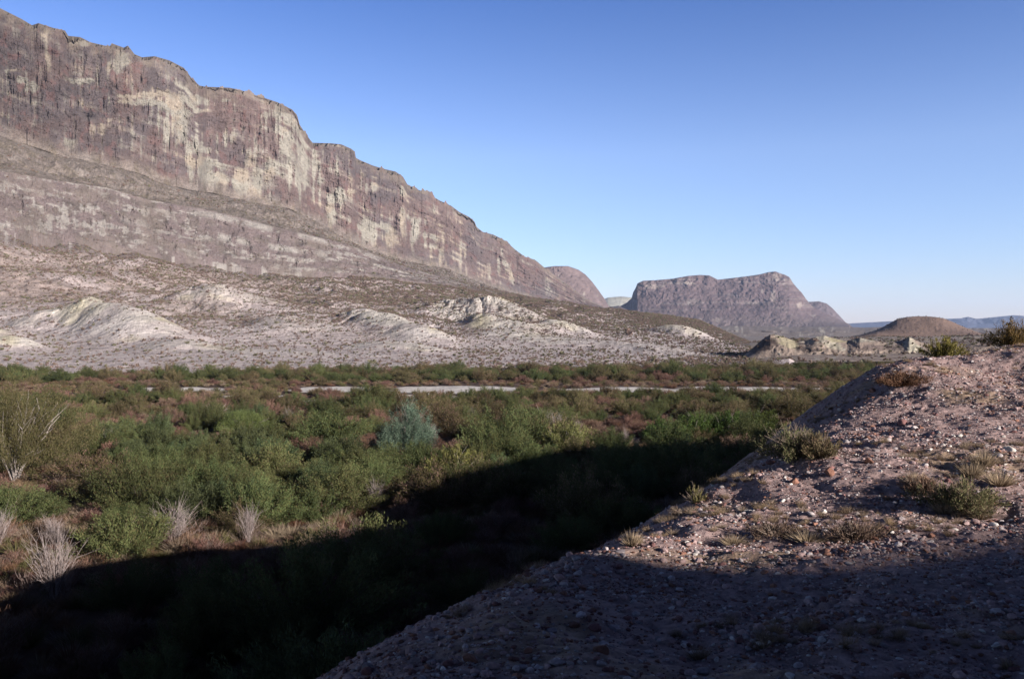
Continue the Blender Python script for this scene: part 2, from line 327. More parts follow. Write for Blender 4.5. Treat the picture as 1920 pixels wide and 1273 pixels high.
# ------------------------------------------------------------------ farther landforms
def landform(name, x0, x1, n, knots, rows, mat, basec, palec, amp, seed, pthr=.35, mounds=(), extra=None, sm=True):
    xs = np.linspace(x0, x1, n); PY, DD, SEG, T = layer(xs, knots, rows); PX = np.broadcast_to(xs, PY.shape)
    X = (PX-960)/F*DD; Y = DD.copy(); Z = (YH-PY)/F*DD; s = DD.mean()/1000
    e = ss(0, .15, (PX-x0)/(x1-x0)) * ss(0, .15, (x1-PX)/(x1-x0))
    nf = len(rows)
    face = (SEG > 0) & (SEG < nf - 1)
    Y = Y + face*amp*e*(1.3*fbm(PX/40, PY/26, 4, seed) + .35*ridged(PX/17 + .8*fbm(PX/20, PY/9, 2, seed+8), PY/22, 3, seed+1) + .35*fbm(PX/5, PY/4, 4, seed+5, g=.6))
    X = (PX-960)/F*Y
    own = np.zeros_like(Z)
    for i, (mx, my, md, mr, ysx, pl) in enumerate(mounds):
        cx = (mx-960)/F*md; cz = (YH-my)/F*md; R = mr/F*md*1.25
        dx = X-cx; dy = (Y-md)/ysx; r = np.hypot(dx, dy)/R; th = np.arctan2(dy, dx)
        r = r*(1+.15*fbm(th*1.2+i*9, r*1.2, 2, seed+50+i)) + .05*ridged(th*3.5+i, r*.7, 2, seed+90+i)*ss(.15, .6, r)
        k_ = np.unravel_index(np.argmin((X-cx)**2+(Y-md)**2), X.shape); h = max(cz - Z[k_], 0); Z = Z + h*np.exp(-(r**1.7)*1.6); bl = ss(1.0, .6, r + .4*fbm(X/9, Y/9, 3, seed+77)); own = own*(1-bl) + bl*pl
    nn = fbm(PX/14, PY/8, 4, seed+2); ns = fbm(PX/4, PY/14, 4, seed+3)
    pf = np.clip(ss(pthr, pthr+.3, nn*.7+ns*.5), 0, 1)
    col = mixc(np.broadcast_to(np.array(basec, float), Z.shape+(3,)).copy(), palec, np.maximum(pf, own))
    col *= (1 + .2*fbm(PX/6, PY/4, 4, seed+4))[..., None]
    if extra: col = extra(PX, PY, X, Y, Z, col)
    FORMS.append((X, Y, Z))
    return struct(mesh_np(name, np.stack([X, Y, Z], -1).reshape(-1, 3), grid_faces(*Z.shape), mat, col=np.clip(col, .01, .9).reshape(-1, 3), smooth=sm))
FORMS = []

# rounded end of the escarpment, behind the main face
lc = [(960,575),(985,520),(1010,504),(1040,500),(1065,500),(1085,507),(1098,516),(1110,529),(1122,545),(1134,562),(1144,579),(1156,610)]
landform("cliff", 960, 1156, 260, [([(x, 640) for x, y in lc], [(960,3900),(1156,4300)]), ([(x, max(y+12, 590)) for x, y in lc], [(960,4100),(1156,4450)]), ([(x, y+ (590-y)*.25) for x, y in lc], [(960,4250),(1156,4650)]), (lc, [(960,4400),(1060,4500),(1156,4900)]), ([(x, y-1) for x, y in lc], [(960,4900),(1156,5200)]), ([(x, 640) for x, y in lc], [(960,5500),(1156,5600)])],
         [4, 50, 60, 6, 4], M_far, (.125,.096,.092), (.21,.19,.165), 26, 300, .42)
# sunlit canyon wall seen through the gap
gc = [(1090,600),(1120,566),(1140,558),(1165,556),(1185,558),(1215,561),(1250,600)]
landform("mountain", 1090, 1250, 120, [([(x, 640) for x, y in gc], [(1090,6800)]), ([(x, y) for x, y in gc], [(1090,7600)]), ([(x, 640) for x, y in gc], [(1090,8400)])], [40, 10], M_far, (.33,.33,.28), (.40,.39,.33), 20, 320)
# low dark sill in front of that wall
gs = [(1120,640),(1140,574),(1150,575),(1160,573),(1175,580),(1190,640)]
landform("hill", 1120, 1190, 70, [([(x, 642) for x, y in gs], [(1120,5000)]), (gs, [(1120,5080)]), ([(x, 642) for x, y in gs], [(1120,5200)])], [20, 6], M_far, (.06,.05,.05), (.07,.06,.06), 5, 330)
# the mesa
def strata(PX, PY, X, Y, Z, col):
    b = fbm(PX/60 + PY/50, (PY - .04*PX)/2.6, 4, 345); up = ss(590, 575, PY)
    col = mixc(col, (.175,.155,.14), ss(.12, .4, b)*.55*up); col = mixc(col, (.062,.050,.050), ss(.15, .45, fbm(PX/40, PY/2.2, 4, 346))*.5*up)
    col = mixc(col, (.115,.094,.088), ss(584, 606, PY + 8*fbm(PX/14, PY/9, 3, 347))*.7)
    for (cx, cy, rx, ry) in [(1455,520,9,7),(1222,537,20,4),(1290,531,14,3),(1450,556,6,9),(1500,572,6,5),(1345,600,8,4)]:
        col = mixc(col, (.22,.19,.165), .7*ss(1.3, .6, np.hypot((PX-cx)/rx, (PY-cy)/ry) + .7*fbm(PX/4, PY/4, 3, 348)))
    return col
mc = [(1140,640),(1148,583),(1160,576),(1175,568),(1184,560),(1187,549),(1192,540),(1195,532),(1206,527),(1230,526),(1262,523),(1290,518),(1312,516),(1330,517),(1346,525),(1372,522),(1405,518),(1425,515),(1440,511),(1454,509.5),(1463,513),(1472,516),(1480,520),(1486,530),(1494,540),(1503,549),(1512,562),(1522,574),(1545,586),(1570,598),(1592,608),(1625,640)]
mb = [(x, y + (612-y)*.32) for x, y in mc]
landform("mesa", 1140, 1625, 620, [([(x, 632) for x, y in mc], [(1140,4700)]), ([(x, max(613, y+2)) for x, y in mc], [(1140,4800),(1625,5000)]), ([(x, y + (612-y)*.55) for x, y in mc], [(1140,5150),(1625,5400)]), (mb, [(1140,5300),(1625,5500)]), (mc, [(1140,5400),(1190,5420),(1455,5560),(1625,5800)]), ([(x, y-.5) for x, y in mc], [(1140,6100),(1625,6200)]), ([(x, 640) for x, y in mc], [(1140,6600)])],
         [3, 60, 40, 60, 6, 4], M_far, (.100,.074,.074), (.19,.17,.155), 30, 340, .36, extra=strata)
bc_ = [(1470,620),(1500,572),(1515,566),(1535,565),(1550,569),(1562,579),(1574,592),(1586,605),(1610,640)]
landform("mesa", 1470, 1610, 180, [([(x, 640) for x, y in bc_], [(1470,6300)]), ([(x, y+(612-y)*.35) for x, y in bc_], [(1470,6600)]), (bc_, [(1470,6750)]), ([(x, 640) for x, y in bc_], [(1470,7500)])], [40, 30, 6], M_far, (.105,.084,.086), (.17,.15,.145), 30, 360, .45)
# blue range on the right horizon
rc = [(1500,625),(1560,610),(1600,606),(1640,604),(1680,602),(1710,598),(1730,593),(1745,599),(1800,597),(1815,594),(1830,598),(1870,594),(1900,591),(1930,593),(1990,588),(2080,594),(2250,602),(2500,620)]
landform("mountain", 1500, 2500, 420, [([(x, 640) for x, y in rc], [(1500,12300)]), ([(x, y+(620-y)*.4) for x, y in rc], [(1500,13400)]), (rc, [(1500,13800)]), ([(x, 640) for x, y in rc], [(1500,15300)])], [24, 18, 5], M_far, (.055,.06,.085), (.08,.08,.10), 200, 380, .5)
# low desert steps in front of the mesa
dc = [(1180,640),(1250,606),(1310,612),(1400,611),(1480,613),(1560,612),(1620,614),(1700,612),(1800,615),(2300,616),(2500,640)]
landform("hill", 1180, 2500, 700, [([(x, 650) for x, y in dc], [(1180,2100)]), ([(x, max(y+9, 618)) for x, y in dc], [(1180,2500)]), (dc, [(1180,3200)]), ([(x, 640) for x, y in dc], [(1180,4200)])], [30, 26, 4], M_far, (.19,.165,.15), (.33,.31,.27), 60, 400, .22)
# the rounded red hill
rh = [(1560,640),(1615,628),(1645,619),(1664,609),(1682,599),(1700,595),(1720,593.5),(1745,594),(1768,597),(1786,604),(1808,614),(1835,624),(1880,640)]
landform("hill", 1560, 1880, 380, [([(x, 650) for x, y in rh], [(1560,1380)]), ([(x, max(y+2, 624)) for x, y in rh], [(1560,1450)]), (rh, [(1560,1560)]), ([(x, y-.5) for x, y in rh], [(1560,1700)]), ([(x, 650) for x, y in rh], [(1560,1900)])], [14, 60, 6, 6], M_hill, (.150,.105,.082), (.18,.14,.11), 5, 420, .5)
# right hand badlands
def bad_extra(PX, PY, X, Y, Z, col):
    y = ss(.1, .4, fbm(X/16, Y/30, 3, 470)); col = mixc(col, (.36, .315, .18), y*ss(.24, .3, col[..., 0])*.7)
    dk = ss(.05, .3, fbm(X/8, Y/14, 4, 471)); return mixc(col, (.12, .09, .08), dk*.55)
bk = [(1330,660),(1400,655),(1500,648),(1700,645),(2200,640)]
landform("hill", 1330, 2350, 800, [([(x, y+32) for x, y in bk], [(1330,380),(2350,430)]), ([(x, y+12) for x, y in bk], [(1330,520)]), (bk, [(1330,700)]), ([(x, y-14) for x, y in bk], [(1330,1000)]), ([(x, y+10) for x, y in bk], [(1330,1500)])], [40, 110, 60, 10], M_hill, (.25,.208,.175), (.31,.29,.255), 6, 430, .3,
         mounds=[(1500,640,820,60,1.3,.5),(1570,634,900,60,1.3,.7),(1640,636,860,60,1.3,.4),(1700,632,950,60,1.3,.6),(1590,644,700,50,1.3,.3),(1420,642,800,50,1.3,.3),(1785,636,850,50,1,.6),(1830,632,900,60,1,.3),(1880,625,950,50,1,.8),(1960,628,900,90,1,.5),(2080,620,900,110,1,.5)], extra=bad_extra)

gk = [(1370,690),(1392,668),(1412,652),(1430,636),(1444,628),(1456,628),(1475,634),(1492,640),(1510,640),(1528,632),(1545,629),(1565,635),(1588,640),(1612,633),(1635,638),(1662,643),(1688,639),(1705,632),(1724,641),(1760,648),(1800,646),(1850,642),(1920,640),(2000,655),(2060,680)]
def g_extra(PX, PY, X, Y, Z, col):
    nn = fbm(PX/8, PY/5, 4, 481)
    def sp(cx, cy, rx, ry, c, k, sl=0):
        nonlocal col
        u = (PX-cx-sl*(PY-cy))/rx; v = (PY-cy)/ry; col = mixc(col, c, k*ss(1.25, .7, np.sqrt(u*u+v*v) + .55*nn))
    sp(1430, 648, 26, 12, (.055,.040,.036), .95, -1.0); sp(1478, 640, 20, 13, (.28,.255,.17), .9, .6); sp(1530, 636, 30, 7, (.33,.31,.25), .85, -1.2); sp(1562, 648, 14, 9, (.33,.31,.24), .8, .8)  # dark left face of the first peak: shade painted into its colour
    sp(1520, 655, 26, 5, (.09,.07,.06), .8); sp(1580, 636, 30, 6, (.26,.24,.14), .7); sp(1610, 634, 30, 8, (.24,.23,.19), .8); sp(1690, 645, 9, 14, (.10,.08,.07), .7, -.8); sp(1708, 648, 13, 15, (.33,.31,.24), .95, .3); sp(1640, 652, 36, 6, (.13,.10,.09), .7)
    return col
landform("hill", 1370, 2060, 620, [([(x, 694) for x, y in gk], [(1370,430)]), ([(x, 675) for x, y in gk], [(1370,468)]), ([(x, y+(675-y)*.40) for x, y in gk], [(1370,492)]), ([(x, y) for x, y in gk], [(1370,518)]), ([(x, y+6) for x, y in gk], [(1370,555)]), ([(x, 680) for x, y in gk], [(1370,640)])],
         [16, 50, 50, 12, 8], M_hill, (.235,.19,.155), (.27,.25,.21), 4, 480, .3, extra=g_extra)

# ------------------------------------------------------------------ the spur the photographer stands on
def RB(pts):
    p = np.array(pts, float); A = p[:, :2]; z = p[:, 2]; n = len(p)
    d = np.hypot(A[:, None, 0]-A[None, :, 0], A[:, None, 1]-A[None, :, 1]); Kk = d + .0*np.eye(n)
    M = np.zeros((n+3, n+3)); M[:n, :n] = Kk; M[:n, n] = 1; M[:n, n+1:] = A; M[n, :n] = 1; M[n+1:, :n] = A.T
    sol = np.linalg.solve(M, np.concatenate([z, [0, 0, 0]]))
    def f(x, y):
        r = sol[n] + sol[n+1]*x + sol[n+2]*y
        for i in range(n): r = r + sol[i]*np.sqrt((x-A[i, 0])**2 + (y-A[i, 1])**2 + .25)
        return r
    return f
edge = [(640,1290,5.5),(820,1190,6.8),(960,1115,8.3),(1080,1055,9.6),(1180,1018,11),(1290,955,13),(1380,905,14.8),(1440,863,16.3),(1550,795,19),(1632,725,22),(1665,685,23.5),(1700,668,25),(1800,664,26.5),(1920,652,28),(2100,675,30),(2300,700,31)]
inner = [(1920,1273,6.5),(1500,1273,6.2),(1100,1273,6.0),(2300,1273,6.8),(1920,1000,11),(1700,950,12.5),(1800,800,17),(1500,950,13.2),(1300,1060,10.6),(1650,800,18),(1900,800,17),(1900,720,22),(1400,1000,12.2),(1200,1120,9.2),(1250,1200,7.6),(1700,1100,8.8),(2200,900,12.5)]
cp = []
for (a, b, d) in edge: cp.append(tuple(P(np.float64(a), np.float64(b), d)))
for (a, b, d) in inner: cp.append(tuple(P(np.float64(a), np.float64(b), d)))
cp += [(0,0,-1.7),(3,0,-1.6),(6,2,-2.0),(-2,-3,-1.6),(5,-8,-1.0),(0,3,-2.1),(3,4,-2.3),(-3,2,-2.8),(-3.6,6,-5.0)]
off = []
for (a, b, d) in edge[:-3]:
    p = P(np.float64(a), np.float64(b), d); g = np.array([-.75, .66])
    for s_, dz in ((3, -1.9), (8, -6.2), (16, -12.5), (26, -18)): off.append((p[0]+g[0]*s_, p[1]+g[1]*s_, p[2]+dz))
cp += off
cp += [(17,34,-3),(20,42,-7),(23,48,-12),(24,34,-2.6),(30,44,-7),(32,30,-2.2),(25,20,-.6),(20,12,-1.6),(25,0,-1),(30,56,-14),(40,60,-13),(-10,0,-7),(-20,2,-13),(-30,5,-18),(-14,14,-14),(-8,-10,-5),(-20,-20,-10)]
near_f = RB(cp)
# skyline of the ridge towards the sun, as height over the sun line, from the edge its shade makes on the brush
shade = [(0,1150),(120,1118),(190,1075),(245,1032),(330,1030),(480,1036),(640,1012),(700,985),(760,940),(785,900),(860,882),(960,860),(1060,836),(1200,827),(1440,822),(1560,818)]
hs = []
for (a, b) in shade:
    ht = 14.4 if a < 720 else 13.6; d = ht*F/(b-YH); x = (a-960)/F*d; hs.append((x*.6 + d*.8, -ht - TE*(x*.8 - d*.6)))
hs.sort()
print("ridge", [(round(a, 1), round(b, 2)) for a, b in hs])
SUNP = np.array(hs)
def near_h(s):
    # what is left for the visible slope itself: low where the slope is sunlit
    lowp = [(-60,75),(-25,48),(-8,17),(0,26),(3,12),(5,5),(7.6,.2),(9,-1.4),(10,-1.7),(11.3,-1.87),(12.8,-2.25),(15,-3.4),(36,-3.4)]  # unseen end behind the camera raised tall to block sky fill
    hi = [(36,-3.2),(40,-1.0)] + [(a, b) for a, b in hs if a > 40] + [(170,-2),(220,-8)]
    return np.interp(s, [p[0] for p in lowp[:-1]] + [p[0] for p in hi], [p[1] for p in lowp[:-1]] + [p[1] for p in hi])
def hill_z(x, y):
    s = x*.6 + y*.8; q = x*.8 - y*.6
    zn = near_f(x, y)
    q0 = 62.0
    cr = near_h(s) + TE*q0
    zr = cr - np.where(q < q0, np.maximum(.50, (cr+3)/44), .25)*np.abs(q-q0) - ss(0, 40, q-q0)*2
    zn2 = np.where(q > 22, zn*(1-ss(22, 34, q)) + (-7)*ss(22, 34, q), zn)
    far_ = ss(60, 90, np.hypot(x, y)); zn2 = zn2*(1-far_) + (-20)*far_
    zn2 = np.minimum(zn2, 1.5)
    return np.maximum(zn2, np.maximum(zr, -19))
gx = np.concatenate([np.linspace(-60, -4, 30)[:-1], np.linspace(-4, 1, 60)[:-1], np.linspace(1, 20, 500)[:-1], np.linspace(20, 34, 60)[:-1], np.linspace(34, 260, 130)])
gy = np.concatenate([np.linspace(-140, -4, 60)[:-1], np.linspace(-4, 4, 30)[:-1], np.linspace(4, 31, 820)[:-1], np.linspace(31, 60, 75)[:-1], np.linspace(60, 200, 80)])
GX, GY = np.meshgrid(gx, gy)
def slope_detail(x, y):
    return .15*fbm(x/2.6, y/2.6, 4, 501) + .09*fbm(x/.55, y/.55, 4, 502) + .07*ridged(x/2.2+y/5, y/3-x/6, 3, 503)
GZ = hill_z(GX, GY) + slope_detail(GX, GY)*ss(0, 3, np.hypot(GX, GY)) + .018*fbm(GX/.08, GY/.08, 2, 505)
g1 = fbm(GX/1.5, GY/1.5, 4, 510); g2 = fbm(GX/.25, GY/.25, 4, 511)
hc = mixc(np.broadcast_to(np.array([.27, .200, .188]), GZ.shape+(3,)).copy(), (.29, .215, .15), ss(.1, .6, g1))
hc *= 1.12; hc = mixc(hc, (.16, .11, .10), ss(.1, .5, g2)*.5); hc = mixc(hc, (.34, .27, .25), ss(.25, .55, fbm(GX/.12, GY/.12, 3, 512))*.4)
struct(mesh_np("hill", np.stack([GX, GY, GZ], -1).reshape(-1, 3), grid_faces(*GZ.shape), M_slope, col=hc.reshape(-1, 3), smooth=True))
def ground_hill(x, y):
    return hill_z(x, y) + slope_detail(x, y)
def at_slope(px, py):
    """first point of the spur under a photo pixel"""
    d = np.linspace(3.5, 45, 4000); x = (px-960)/F*d; z = (YH-py)/F*d
    g = ground_hill(x, d); k = np.argmax(g > z)
    if not (g > z).any(): k = int(np.argmin(z-g))
    return float(x[k]), float(d[k]), float(g[k])

# ------------------------------------------------------------------ valley floor: one sheet to the horizon
ty = np.concatenate([np.linspace(-350, 20, 30)[:-1], np.linspace(20, 460, 520)[:-1], np.geomspace(460, 15800, 90)])
tx = np.linspace(-1, 1, 420); tx = np.sign(tx)*np.abs(tx)**1.6
VX = tx[None, :] * (np.maximum(ty, 60)[:, None]*.95 + 160); VY = np.broadcast_to(ty[:, None], VX.shape)
VZ = FLOOR + .45*fbm(VX/14, VY/14, 4, 601) + .15*fbm(VX/3, VY/3, 3, 602)
bars = [(626,727,72,5,.0),(858,727,114,6,.0),(1150,728,120,4,1),(1360,727,90,4,0),(1520,727,120,3.2,0),(281,727,12,4,0),(380,727,44,4.5,0),(585,752,18,5,0),(205,741,60,2.5,0),(470,740,60,3,1),(900,741,170,2.5,1)]
def on_bar(x, y, grow=1.0):
    d = np.maximum(y, 1); px = 960+F*x/d; py = YH - F*FLOOR/d; r = np.zeros_like(np.asarray(x, float))
    for (cx, cy, rx, ry, _) in bars:
        ry = ry*.78
        dc_ = -FLOOR*F/(cy+3-YH)
        u = (px-cx)/(rx*grow); v = (d-dc_)/(ry*grow*dc_/(cy-YH)*1.25)
        r = np.maximum(r, np.clip(1.5-np.sqrt(u**4+v**4)**.5 + .25*fbm(x/5, y/5, 3, 611), 0, 1))
    return r
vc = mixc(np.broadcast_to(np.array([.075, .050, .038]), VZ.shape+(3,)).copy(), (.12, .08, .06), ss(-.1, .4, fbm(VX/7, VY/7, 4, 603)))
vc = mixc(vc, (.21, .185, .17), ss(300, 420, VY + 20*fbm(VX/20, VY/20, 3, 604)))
vc = mixc(vc, (.56, .53, .49), ss(.35, .6, on_bar(VX, VY)))
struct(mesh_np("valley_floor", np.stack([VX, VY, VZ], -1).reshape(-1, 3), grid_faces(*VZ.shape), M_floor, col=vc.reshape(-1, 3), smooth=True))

# ------------------------------------------------------------------ vegetation builders
def frame_of(d):
    d = d/np.linalg.norm(d, axis=-1, keepdims=True)
    r = rng.normal(size=d.shape); u = np.cross(d, r); u /= np.linalg.norm(u, axis=-1, keepdims=True)+1e-9
    return d, u
def slivers(cen, d, ln, wd):
    d, u = frame_of(d); ln = ln[:, None]; wd = wd[:, None]
    v = np.stack([cen - u*wd*.5, cen + u*wd*.5, cen + d*ln], 1).reshape(-1, 3)
    return v, np.arange(len(v)).reshape(-1, 3)
def tubes(paths, radii, sides=4):
    V = []; Fc = []; n0 = 0
    for p, r in zip(paths, radii):
        p = np.asarray(p, float); k = len(p); dd = np.gradient(p, axis=0); dd /= np.linalg.norm(dd, axis=1, keepdims=True)+1e-9
        a = np.cross(dd, [.31, .95, .11]); a /= np.linalg.norm(a, axis=1, keepdims=True)+1e-9; b = np.cross(dd, a)
        th = np.arange(sides)*2*np.pi/sides
        ring = p[:, None] + (a[:, None]*np.cos(th)[None, :, None] + b[:, None]*np.sin(th)[None, :, None]) * np.asarray(r)[:, None, None]
        V.append(ring.reshape(-1, 3)); i = np.arange(k*sides).reshape(k, sides) + n0; j = np.roll(i, -1, 1)
        Fc.append(np.stack([i[:-1], j[:-1], j[1:], i[1:]], -1).reshape(-1, 4)); n0 += k*sides
    return np.concatenate(V), np.concatenate(Fc)
def branch_set(n, R, H, r0, curve=.3, sub=3, spread=1.0, seed=0):
    g = np.random.default_rng(seed); P_ = []; Rr = []
    for i in range(n):
        a = g.uniform(0, 6.283); tilt = g.uniform(.05, 1)**.8*spread; b = np.array([np.cos(a), np.sin(a), 0])*R*.06*g.random()
        tip = np.array([np.cos(a)*R*tilt, np.sin(a)*R*tilt, H*(1-.42*tilt**2)*g.uniform(.7, 1.0)])
        t = np.linspace(0, 1, 7)[:, None]; mid = np.array([tip[0]*.35, tip[1]*.35, tip[2]*.62])
        p = b*(1-t)**2 + 2*t*(1-t)*mid + t*t*tip + np.cumsum(g.normal(size=(7, 3))*.034*H, 0)*t
        P_.append(p); Rr.append(r0*g.uniform(.5, 1)*(1-.85*t[:, 0]))
        for k in range(sub):
            j = g.integers(2, 6); q = p[j]; dr = (p[j]-p[j-1]); dr = dr/np.linalg.norm(dr) + g.normal(size=3)*.45; dr[2] = abs(dr[2])
            ln = H*g.uniform(.12, .3); tt_ = np.linspace(0, 1, 4)[:, None]
            P_.append(q + dr*ln*tt_ + g.normal(size=(4, 3))*.012*H*tt_); Rr.append(Rr[-1-k][j]*.6*(1-.8*tt_[:, 0])+.002)
    return P_, Rr
def foliage_np(R, H, npl, per, ln, wd, seed, base_h=.12, up=.6, lump=1.0):
    """plumes rising from the root and filling an uneven dome"""
    g = np.random.default_rng(seed); C_ = []; D_ = []; tint = []
    a = g.uniform(0, 6.283, npl); rr = np.sqrt(g.random(npl)); lob = 1 + .26*np.sin(a*2+seed) + .2*np.sin(a*3+seed*2) + .16*np.sin(a*5+seed)
    tipz = H*(1-.62*rr**2.2)*(g.uniform(.66, 1.08, npl) + .12*np.sin(a*3+seed)*rr); tx_ = np.cos(a)*R*rr*lob; ty_ = np.sin(a)*R*rr*lob
    for i in range(npl):
        t = g.uniform(base_h, 1.0, per)**.75; tip = np.array([tx_[i], ty_[i], tipz[i]]); mid = np.array([tx_[i]*.62, ty_[i]*.62, tipz[i]*.42])
        pos = (2*t*(1-t))[:, None]*mid + (t*t)[:, None]*tip
        tan = (2-4*t)[:, None]*mid + (2*t)[:, None]*tip
        wob = (.085*R*lump)*(.5+.5*(1-t))[:, None]
        pos = pos + g.normal(size=(per, 3))*wob*np.array([1, 1, .8])
        d = tan/np.linalg.norm(tan, axis=1, keepdims=True) + g.normal(size=(per, 3))*.5 + np.array([0, 0, up])
        C_.append(pos); D_.append(d); tint.append(np.full(per, g.uniform(.78, 1.22)))
    C_ = np.concatenate(C_); D_ = np.concatenate(D_); tint = np.concatenate(tint); n = len(C_)
    C_[:, 2] = np.abs(C_[:, 2])
    l = ln*g.uniform(.5, 1.3, n); w_ = wd*g.uniform(.5, 1.3, n)
    return C_, D_, l, w_, tint*g.uniform(.82, 1.18, n)
def foliage_mesh(name, base, R, H, npl, per, ln, wd, seed, mat, tip=None, **kw):
    c, d, l, w_, t = foliage_np(R, H, npl, per, ln, wd, seed, **kw); v, f = slivers(c, d, l, w_)
    col = np.repeat(np.array(base)[None]*t[:, None], 3, 0)
    if tip is not None:
        m = np.repeat((np.random.default_rng(seed).random(len(c)) < .22), 3); col[m] = np.array(tip)*np.repeat(t, 3)[m, None]
    return mesh_np(name, v, f, mat, col=np.clip(col, 0, 1), link=False)
def stem_mesh(name, base, n, R, H, r0, seed, sub=2, spread=.9, sides=4):
    p, r = branch_set(n, R, H, r0, seed=seed, sub=sub, spread=spread); v, f = tubes(p, r, sides)
    return mesh_np(name, v, f, M_wood, col=np.broadcast_to(np.array(base), v.shape)*rng.uniform(.85, 1.15, (len(v), 1)), link=False, smooth=True)
GREEN = (.068, .084, .032); OLIVE = (.082, .076, .032); BLUEG = (.075, .115, .062); REDB = (.130, .074, .056); TAN = (.155, .108, .078); GREYW = (.22, .185, .175); DGREEN = (.045, .070, .022); YGREEN = (.095, .105, .026); BROWNW = (.11, .085, .07)
PROTO = {}
def reg(kind, nm, parts): PROTO.setdefault(kind, []).append((nm, parts))
for i in range(4):
    reg('green', 'salt_cedar_bush', [('foliage', foliage_mesh('foliage', GREEN, 2.7, 3.3+.4*i, 85, 240, .16, .048, 11+i, M_leaf, tip=OLIVE)), ('stem', stem_mesh('stem', BROWNW, 12, 2.2, 2.7, .05, 11+i))])
    reg('olive', 'salt_cedar_bush', [('foliage', foliage_mesh('foliage', OLIVE, 2.5, 2.8+.4*i, 80, 210, .16, .046, 31+i, M_leaf, tip=TAN)), ('stem', stem_mesh('stem', BROWNW, 14, 2.2, 2.4, .045, 31+i))])
    reg('teal', 'willow_bush', [('foliage', foliage_mesh('foliage', (.060, .080, .036), 2.6, 3.0+.3*i, 90, 220, .16, .05, 51+i, M_leaf, tip=GREEN)), ('stem', stem_mesh('stem', BROWNW, 10, 2.1, 2.5, .05, 51+i))])
    reg('red', 'dry_bush', [('foliage', foliage_mesh('foliage', REDB, 2.1, 2.0+.35*i, 80, 75, .24, .045, 71+i, M_dry, tip=TAN, up=1.0)), ('stem', stem_mesh('stem', (.19,.145,.13), 40, 1.9, 2.1+.3*i, .022, 71+i))])
    reg('tan', 'dry_bush', [('foliage', foliage_mesh('foliage', TAN, 1.9, 1.8+.3*i, 70, 70, .24, .04, 91+i, M_dry, tip=REDB, up=1.1)), ('stem', stem_mesh('stem', (.22,.18,.16), 44, 1.8, 2.0+.3*i, .02, 91+i))])
for i in range(3):
    reg('bare', 'bare_shrub', [('stem', stem_mesh('stem', GREYW, 55, 1.6, 3.4, .040, 111+i, sub=4, spread=.75)), ('twig', foliage_mesh('twig', (.15,.115,.10), 1.6, 2.9, 60, 22, .34, .022, 115+i, M_dry, up=1.3))])
def copy_thing(kind, idx, loc, rz, sc, label, cat, group=None, szx=1.0):
    nm, parts = PROTO[kind][idx % len(PROTO[kind])]
    r = empty(nm, loc, rz, 1.0); r.scale = (sc*szx, sc*szx, sc); tag(r, label, cat, group)
    for pn, me in parts:
        c = bpy.data.objects.new(pn, me); C.objects.link(c); c.parent = r
    return r

# ---- placement
def floor_free(x, y):
    return ground_hill(x, y) < FLOOR + .3
cand = []
def cells(y0, y1, st):
    out = []
    y = y0
    while y < y1:
        hw = .66*y + 12; x = -hw
        while x < hw:
            out.append((x + rng.uniform(-.42, .42)*st, y + rng.uniform(-.42, .42)*st)); x += st
        y += st*.9
    return out
pts = np.array(cells(24, 150, 3.9)); keep = floor_free(pts[:, 0], pts[:, 1]); pts = pts[keep]
kn = fbm(pts[:, 0]/16, pts[:, 1]/16, 3, 701); kn2 = fbm(pts[:, 0]/9+40, pts[:, 1]/9, 2, 702)
inframe = (np.abs(pts[:, 0]) < .615*pts[:, 1] + 2)
nearb = []
for (x, y), a, b, fr in zip(pts, kn, kn2, inframe):
    px = 960+F*x/y; py = YH-F*FLOOR/y
    if 640 < px < 900 and 735 < py < 760 and False: continue
    redz = ss(80, 60, y + 9*a) + (.8 if (y > 88 and a > .10) else 0) + (.6 if (px > 640 and y > 105) else 0)
    r = rng.random()
    if r < redz*.8: kind = 'red' if b > -.15 else ('tan' if b > -.62 else 'bare')
    elif b > .38: kind = 'teal'
    elif b > -.05: kind = 'green'
    elif a > .04: kind = 'red' if r < .7 else 'tan'
    elif b > -.4: kind = 'olive'
    else: kind = 'green' if r < .7 else 'tan'
    if rng.random() < .07: continue
    sc = .60*rng.lognormal(.26, .30) * (1.0 if kind in ('green', 'olive', 'teal') else .72); sc = min(max(sc, .45), 1.7)
    nearb.append([x, y, kind, sc, fr])
# hand-placed plants that the photo singles out: clear their spots first
def fl(px, py):
    d = -FLOOR*F/(py-YH); return (px-960)/F*d, d
features = [  # base pixel, kind, index, scale, width factor, rotation, label, category
 (100,1132,'bare',0,1.32,.85,0.3,"tall fan of pale bare branches standing alone at the lower left, just above the shade","bare shrub"),
 (325,1022,'bare',1,.95,1.5,1.1,"wide grey twiggy thicket with upright bare stems on the shade rim","bare shrub"),
 (465,1020,'bare',2,.85,.9,2.1,"narrow pale bare shrub between the grey thicket and the red-brown bushes","bare shrub"),
 (705,960,'bare',1,.9,.8,4.0,"grey bare stems leaning beside green plumes above the stepped shade edge","bare shrub"),
 (1172,838,'bare',2,.75,.55,.2,"white forked dead snag standing behind the flat shadow of the spur","dead snag"),
 (1192,846,'bare',0,.6,.7,2.9,"small white dead branch at the very edge of the flat shadow","dead snag"),
 (812,832,'bare',0,.85,.7,5.0,"white bare twigs right beside the blue-green tree","dead snag"),
 (545,840,'bare',1,.7,.8,5.0,"pale thin dead twigs poking out of green brush left of the blue-green tree","dead snag"),
 (205,845,'bare',2,.8,.9,3.0,"pale dead branches beside the dark gap near the left edge","dead snag"),
 (540,800,'bare',2,.9,.8,1.0,"leaning pale branches in front of the broad yellow-green shrub","dead snag"),
]
